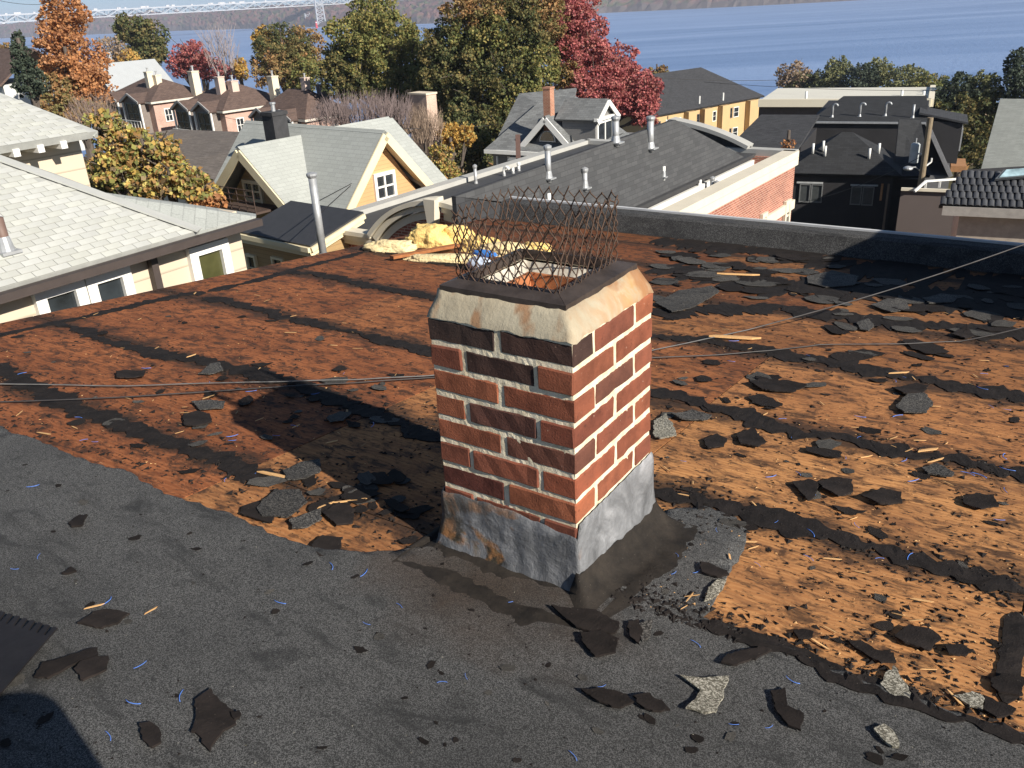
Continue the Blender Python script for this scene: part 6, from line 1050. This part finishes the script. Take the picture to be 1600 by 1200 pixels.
# overhead wires
WIRE2 = plain('black_wire', (.03, .03, .03), .6)
def wire(a, b, sag, r, label):
    mb = MB(); mb.tube([a.lerp(b, k / 16) - Z_ * (sag * 4 * (k / 16) * (1 - k / 16)) for k in range(17)], r, 5); tag(mb.build('overhead_wire', WIRE2), label, 'wire', 'overhead wires')
wire(at(1100, 128, 95), at(1620, 140, 70), .4, .02, 'thin overhead wire crossing before the river at the right')
wire(at(1010, 120, 95), at(1215, 125, 100), .2, .025, 'thin overhead wire above the yellow apartment block')
wire(at(560, 196, 45), at(860, 178, 60), .5, .018, 'thin overhead wire above the bare shrub')
wire(at(1240, 318, 41), pt_ - Z_ * 1.5, .3, .012, 'thin wire running along the black house wall to the pole')
wire(at(330, 178, 60), at(640, 205, 60), .6, .015, 'thin wire passing in front of the townhouse bays')
wire(at(-20, -4, 300), at(75, 6, 320), 1, .08, 'thin wire in the sky at the upper left corner')
# ------------------------------------------------------------------ trees
BARK = plain('bark', (.10, .08, .065), .9, .25, 5, .3, 25)
PAL = dict(orange=[(.36, .16, .065), (.42, .21, .09), (.28, .13, .06), (.38, .20, .10)], yellow=[(.44, .34, .09), (.40, .27, .08), (.27, .26, .08), (.34, .20, .08), (.15, .16, .055), (.19, .14, .08), (.48, .40, .14)], green=[(.115, .13, .045), (.16, .165, .055), (.23, .19, .065), (.085, .10, .035)], dark=[(.06, .075, .032), (.085, .095, .038), (.13, .115, .045), (.18, .14, .055)], rust=[(.30, .165, .07), (.24, .16, .07), (.16, .14, .055)], red=[(.33, .095, .095), (.38, .13, .115), (.27, .08, .085), (.35, .16, .13)], spruce=[(.045, .06, .042), (.06, .075, .052)], olive=[(.15, .155, .07), (.19, .19, .09), (.11, .125, .065)], brown=[(.24, .18, .13), (.30, .22, .15)], gold=[(.44, .28, .07), (.38, .22, .06), (.36, .29, .10)])
def tree(name, label, lobes, dep, leaf=.28, dens=.34,  cat='tree', group=None, fill=.75, limbs=True, flat=1., base=None):
    """lobes: (px, py, rx, ry, palette) in photo pixels at the tree's own distance"""
    R = random.Random(int(lobes[0][0] * 7 + lobes[0][1])); s = dep / FPX; leaf *= .8; lobes = [(a, b, c * 1.27, d * 1.27, e) for a, b, c, d, e in lobes]; vs = []; fs = []; tint = []; cs = []; lat = CR.copy(); lat.z = 0; lat.normalize(); fw = V((CF.x, CF.y, 0)).normalized()
    for (px, py, rx, ry, pal) in lobes:
        c = at(px, py, dep) + fw * R.uniform(-1, 1) * rx * s * .4; cs.append((c, rx * s)); n = int(rx * ry * math.pi * dens * 3.9 * (2.6 * s / leaf) ** 2) + 60; cols = PAL[pal]; sd = R.uniform(0, 99)
        for _ in range(n):
            while 1:
                q = V((R.uniform(-1, 1), R.uniform(-1, 1), R.uniform(-1, 1))); l = q.length
                if l > 1 or l < .05: continue
                if l < fill and R.random() > .4: continue
                lim = .76 + .48 * noise.noise(q.normalized() * 2.3 + V((sd, 0, 0))) + .24 * noise.noise(q.normalized() * 6 + V((sd, 0, 0)))
                if l > lim: continue
                if noise.noise(q * 3.1 + V((sd, 9, 0))) < -.30: continue
                break
            p = c + lat * (q.x * rx * s) + fw * (q.y * rx * s * .9) + Z_ * (q.z * ry * s); u = V((R.gauss(0, 1), R.gauss(0, 1), R.gauss(0, 1))).normalized(); w = u.cross(V((R.gauss(0, 1), R.gauss(0, 1), R.gauss(0, 1)))).normalized(); a = leaf * R.uniform(.7, 1.5); k = len(vs)
            vs += [p - u * a * .5, p + w * a * .4, p + u * a * .5, p - w * a * .4]; fs.append((k, k + 1, k + 2, k + 3)); f = noise.noise(p * (.9 / max(.3, rx * s) * 2.2) + V((sd, 3, 3))) * .5 + .5 + R.uniform(-.3, .3); col = V(cols[min(len(cols) - 1, max(0, int(f * len(cols))))]) * R.uniform(.95, 1.65); tint += [col] * 4
    t = thing(name, label, cat, group); mb = MB(); mb.v = [tuple(p) for p in vs]; mb.f = fs; mb.mi = [0] * len(fs)
    me = bpy.data.meshes.new('crown'); me.from_pydata(mb.v, [], fs); me.materials.append(LEAF); ca = me.color_attributes.new('tint', 'FLOAT_COLOR', 'POINT'); fl = []
    for c in tint: fl += [c[0], c[1], c[2], 1]
    ca.data.foreach_set('color', fl); link('crown', me, t)
    low = min(cs, key=lambda q: q[0].z)[0]; mid = sum((c for c, r in cs), V()) / len(cs); b = V((mid.x, mid.y, gz(mid))); hgt = mid.z - b.z; r0 = max(.1, .022 * hgt + .1); mb = MB(); fork = b.lerp(mid, .55); mb.tube([b - Z_ * .5, b.lerp(fork, .5) + lat * .1 * r0, fork], [r0 * 1.25, r0, r0 * .85], 9); mb.tube([fork, mid + Z_ * .1 * hgt], [r0 * .85, r0 * .3], 7)
    if limbs:
        for c, r in cs: mb.tube([fork + (mid - fork) * .1, fork.lerp(c, .55) + Z_ * .08 * r, c + Z_ * r * .2], [r0 * .5, r0 * .32, r0 * .1], 6)
        for c, r in cs:
            for _ in range(4): e = c + (lat * R.uniform(-.8, .8) + fw * R.uniform(-.8, .8) + Z_ * R.uniform(-.2, .9)) * r; mb.tube([fork.lerp(c, .6), c.lerp(e, .5), e], [r0 * .2, r0 * .12, r0 * .04], 5)
    mb.build('trunk', BARK, t); return t
tree('maple_tree', 'tall orange autumn tree at the left reaching the bridge', [(100, 22, 36, 34, 'orange'), (88, 58, 32, 22, 'orange'), (108, 100, 48, 34, 'orange'), (128, 138, 42, 30, 'orange'), (100, 150, 34, 30, 'rust'), (118, 172, 40, 26, 'rust')], 62, .24)
tree('spruce_tree', 'dark narrow spruce in front of the tall orange tree', [(28, 62, 9, 12, 'spruce'), (33, 84, 15, 16, 'spruce'), (38, 108, 20, 18, 'spruce'), (42, 134, 24, 18, 'spruce')], 56, .2)
tree('oak_tree', 'round dark green tree left of the red one', [(205, 50, 27, 24, 'dark'), (238, 62, 28, 30, 'dark'), (225, 82, 34, 22, 'dark')], 150, .5)
tree('thin_tree', 'thin brownish half bare tree left of the round green one', [(178, 82, 26, 22, 'brown'), (200, 92, 18, 14, 'gold')], 145, .4, .16)
tree('red_tree', 'small pinkish red tree behind the townhouse chimneys', [(300, 84, 26, 18, 'red'), (283, 104, 20, 16, 'red'), (320, 104, 26, 18, 'red'), (352, 114, 18, 10, 'red')], 125, .36)
tree('yellow_bush_tree', 'yellow green young tree beside the pinkish red one', [(373, 108, 12, 16, 'gold')], 122, .34)
tree('far_orange_tree', 'brownish orange trees at the left edge under the far shore', [(8, 82, 22, 14, 'rust'), (-14, 90, 22, 14, 'orange')], 160, .5)
tree('autumn_tree', 'rust and green round tree right of the red one', [(412, 62, 16, 18, 'gold'), (440, 72, 40, 30, 'dark'), (462, 82, 40, 34, 'rust'), (440, 108, 44, 28, 'rust'), (480, 112, 34, 26, 'green')], 112, .32)
tree('big_green_tree', 'large yellow green tree in the middle left hiding the bridge end', [(580, 22, 38, 30, 'green'), (556, 56, 42, 30, 'green'), (608, 60, 42, 34, 'green'), (546, 100, 38, 36, 'dark'), (590, 104, 46, 40, 'green'), (640, 92, 40, 40, 'green'), (672, 130, 40, 34, 'green'), (620, 142, 46, 28, 'green'), (560, 136, 36, 24, 'dark'), (700, 150, 30, 28, 'green'), (660, 168, 36, 26, 'green'), (700, 184, 30, 24, 'dark'), (520, 120, 20, 30, 'dark')], 78, .27, .36)
tree('big_dark_tree', 'largest dark green and orange tree left of the red maple', [(745, 8, 48, 34, 'rust'), (800, 6, 46, 32, 'dark'), (706, 66, 44, 34, 'dark'), (756, 60, 50, 40, 'green'), (812, 56, 46, 42, 'dark'), (846, 30, 36, 30, 'rust'), (726, 112, 44, 36, 'dark'), (782, 116, 50, 38, 'dark'), (834, 110, 38, 40, 'green'), (750, 158, 44, 34, 'dark'), (806, 160, 40, 34, 'green'), (846, 160, 24, 26, 'rust'), (772, 196, 40, 30, 'dark'), (720, 196, 36, 34, 'dark'), (690, 110, 34, 40, 'dark'), (740, 232, 34, 26, 'dark')], 70, .25, .36)
tree('red_maple_tree', 'tall crimson maple in front of the river', [(886, 12, 44, 26, 'red'), (900, 44, 42, 28, 'red'), (906, 86, 44, 34, 'red'), (950, 104, 46, 34, 'red'), (980, 128, 38, 28, 'red'), (930, 136, 44, 30, 'red'), (1000, 160, 30, 22, 'red'), (1006, 180, 20, 16, 'red'), (890, 122, 28, 24, 'rust'), (1010, 140, 22, 20, 'red'), (870, 70, 30, 30, 'rust'), (966, 160, 34, 24, 'red')], 74, .24, .38)
tree('yellow_maple_tree', 'bright yellow maple close behind the cream house', [(162, 200, 30, 22, 'yellow'), (190, 226, 42, 30, 'yellow'), (232, 246, 44, 28, 'yellow'), (186, 262, 38, 26, 'yellow'), (272, 278, 40, 24, 'yellow'), (232, 288, 44, 24, 'yellow'), (306, 300, 32, 18, 'yellow'), (322, 318, 26, 14, 'orange'), (172, 282, 28, 18, 'dark')], 24, .17, .30)
tree('small_gold_tree', 'small golden tree right of the pinkish brick wall', [(704, 214, 20, 20, 'gold'), (728, 210, 14, 16, 'gold'), (690, 246, 20, 22, 'yellow'), (700, 272, 18, 16, 'yellow')], 50, .16, .26)
tree('river_tree', 'pale thin olive tree farthest left of the river row at the right', [(1238, 118, 24, 18, 'brown'), (1250, 132, 24, 18, 'olive'), (1268, 128, 20, 16, 'olive')], 170, .5, .28, group='trees along the river at the right')
tree('river_tree', 'tall dark olive tree second in the river row', [(1312, 108, 18, 16, 'olive'), (1300, 126, 22, 18, 'olive'), (1296, 142, 26, 14, 'olive')], 165, .5, group='trees along the river at the right')
tree('river_tree', 'grey green tree in the middle of the river row', [(1340, 122, 26, 20, 'spruce'), (1372, 110, 20, 18, 'olive'), (1364, 134, 28, 20, 'olive')], 160, .5, group='trees along the river at the right')
tree('river_tree', 'round bright olive tree at the end of the river row', [(1424, 126, 28, 20, 'olive'), (1446, 134, 28, 18, 'green'), (1410, 144, 28, 14, 'olive')], 150, .45, group='trees along the river at the right')
tree('shade_tree', 'big dark shaded tree mass behind the black building', [(1500, 150, 34, 28, 'spruce'), (1534, 140, 24, 24, 'olive'), (1500, 190, 40, 36, 'dark'), (1540, 180, 36, 36, 'dark'), (1524, 226, 40, 32, 'dark'), (1480, 172, 24, 22, 'spruce')], 82, .3, .36)
tree('shade_tree', 'tall dark conifer at the right frame edge', [(1592, 100, 16, 20, 'spruce'), (1586, 128, 22, 24, 'spruce'), (1596, 160, 28, 28, 'spruce')], 80, .3)
tree('riverside_bush', 'small reddish bushes behind the yellow apartment roof', [(1018, 116, 10, 8, 'rust'), (1034, 113, 9, 10, 'rust')], 150, .4)
tree('red_shrub', 'small leafless reddish shrub at the brick building corner', [(1232, 226, 11, 8, 'orange')], 45, .12, .12)
tree('garden_hedge', 'green garden shrubs right of the golden tree', [(745, 268, 18, 14, 'dark'), (730, 240, 18, 20, 'dark'), (752, 226, 16, 18, 'green')], 56, .2)
tree('garden_hedge', 'dark shrubs behind the cream house corner', [(155, 270, 18, 22, 'dark'), (170, 296, 20, 14, 'dark')], 26, .14)
# leafless trees
def bare(name, label, px, py_base, py_top, wpx, dep, n, seed, col=(.20, .15, .13)):
    R = random.Random(seed); s = dep / FPX; t = thing(name, label, 'tree'); b = at(px, py_base, dep); lat = V((CR.x, CR.y, 0)).normalized(); fw = V((CF.x, CF.y, 0)).normalized(); H = (py_base - py_top) * s; mb = MB(); g = gpt(b); mb.tube([g - Z_ * .3, b + Z_ * H * .25], [.16, .08], 7); mb.build('trunk', BARK, t); mb = MB()
    for i in range(n):
        a = R.uniform(-1, 1); c = b + lat * (a * wpx * s * .45) + fw * R.uniform(-1, 1) * wpx * s * .3 + Z_ * H * R.uniform(.0, .45); h = H * R.uniform(.3, .62) * (1 - .35 * a * a); tip = c + Z_ * h + lat * (a * .3 + R.uniform(-.25, .25)) * h + fw * R.uniform(-.3, .3) * h; m_ = c.lerp(tip, .5) + lat * R.uniform(-.06, .06) * h; r_ = s * R.uniform(.25, .6); mb.tube([c, m_, tip], [r_, r_ * .7, r_ * .3], 4, False)
        for _ in range(2): e = m_ + (Z_ * R.uniform(.1, .5) + lat * R.uniform(-.3, .3)) * h; mb.tube([m_, e], [r_ * .6, r_ * .2], 3, False)
    mb.build('crown', plain('twigs', col, .9, .2, 1, 0), t)
bare('bare_shrub', 'wide leafless greyish brown shrub above the pale house roof', 570, 202, 140, 160, 50, 800, 3, (.17, .13, .125))
bare('bare_shrub', 'leafless tan shrub before the pinkish brick wall', 664, 228, 158, 60, 50, 220, 4, (.26, .19, .14))
bare('bare_tree', 'slim leafless tree behind the pinkish red tree', 352, 118, 28, 46, 120, 90, 5, (.30, .25, .24))
bare('bare_tree', 'leafless brownish tree left of the townhouse bays', 150, 200, 140, 70, 50, 160, 6, (.22, .16, .13))
# thicket filling the slope below the houses
mb = MB(); tint = []; R = random.Random(12)
for _ in range(9000):
    d = R.uniform(95, 340); sx_ = R.uniform(-1, 1) * d * .75; p = HD * d + RX * sx_; 
    if noise.noise(p * .02) < -.15: continue
    p.z = gz(p) + R.uniform(.2, 5.5); u = V((R.gauss(0, 1), R.gauss(0, 1), R.gauss(0, 1))).normalized(); w = u.cross(V((R.gauss(0, 1), R.gauss(0, 1), R.gauss(0, 1)))).normalized(); a = R.uniform(.8, 2.0); k = len(mb.v); mb.v += [tuple(q) for q in (p - u * a * .5, p + w * a * .4, p + u * a * .5, p - w * a * .4)]; mb.f.append((k, k + 1, k + 2, k + 3)); c = V(R.choice(PAL['dark'] + PAL['rust'] + PAL['olive'] + PAL['brown'])); tint += [c] * 4
mb.mi = [0] * len(mb.f); struct(mb.build('slope_undergrowth', LEAF, tint=tint), 'stuff')
# ------------------------------------------------------------------ put every thing's empty at its own base
for o in [q for q in bpy.data.objects if q.type == 'EMPTY' and q.parent is None and q.location.length < 1e-6]:
    lo = V((1e9,) * 3); hi = -lo
    for c in o.children_recursive:
        if c.type == 'MESH' and c.parent is o:
            for v in c.bound_box:
                for i in range(3): lo[i] = min(lo[i], v[i] + c.location[i]); hi[i] = max(hi[i], v[i] + c.location[i])
    if hi.x > lo.x:
        b = V(((lo.x + hi.x) / 2, (lo.y + hi.y) / 2, lo.z)); o.location = b
        for c in o.children: c.location = c.location - b
# ------------------------------------------------------------------ thin autumn haze over the valley
mb = MB(); c = HD * 2600; ax = (RX, HD, Z_); mb.box(V((c.x, c.y, 10)), (9000, 7400, 134), ax)
hz_ = bpy.data.materials.new('haze'); hz_.use_nodes = True; nt = hz_.node_tree; nt.nodes.remove(nt.nodes['Principled BSDF']); pv = nt.nodes.new('ShaderNodeVolumePrincipled'); pv.inputs['Color'].default_value = (.72, .80, 1, 1); pv.inputs['Density'].default_value = .00014; nt.links.new(pv.outputs[0], nt.nodes['Material Output'].inputs['Volume'])
struct(mb.build('haze', hz_), 'stuff')
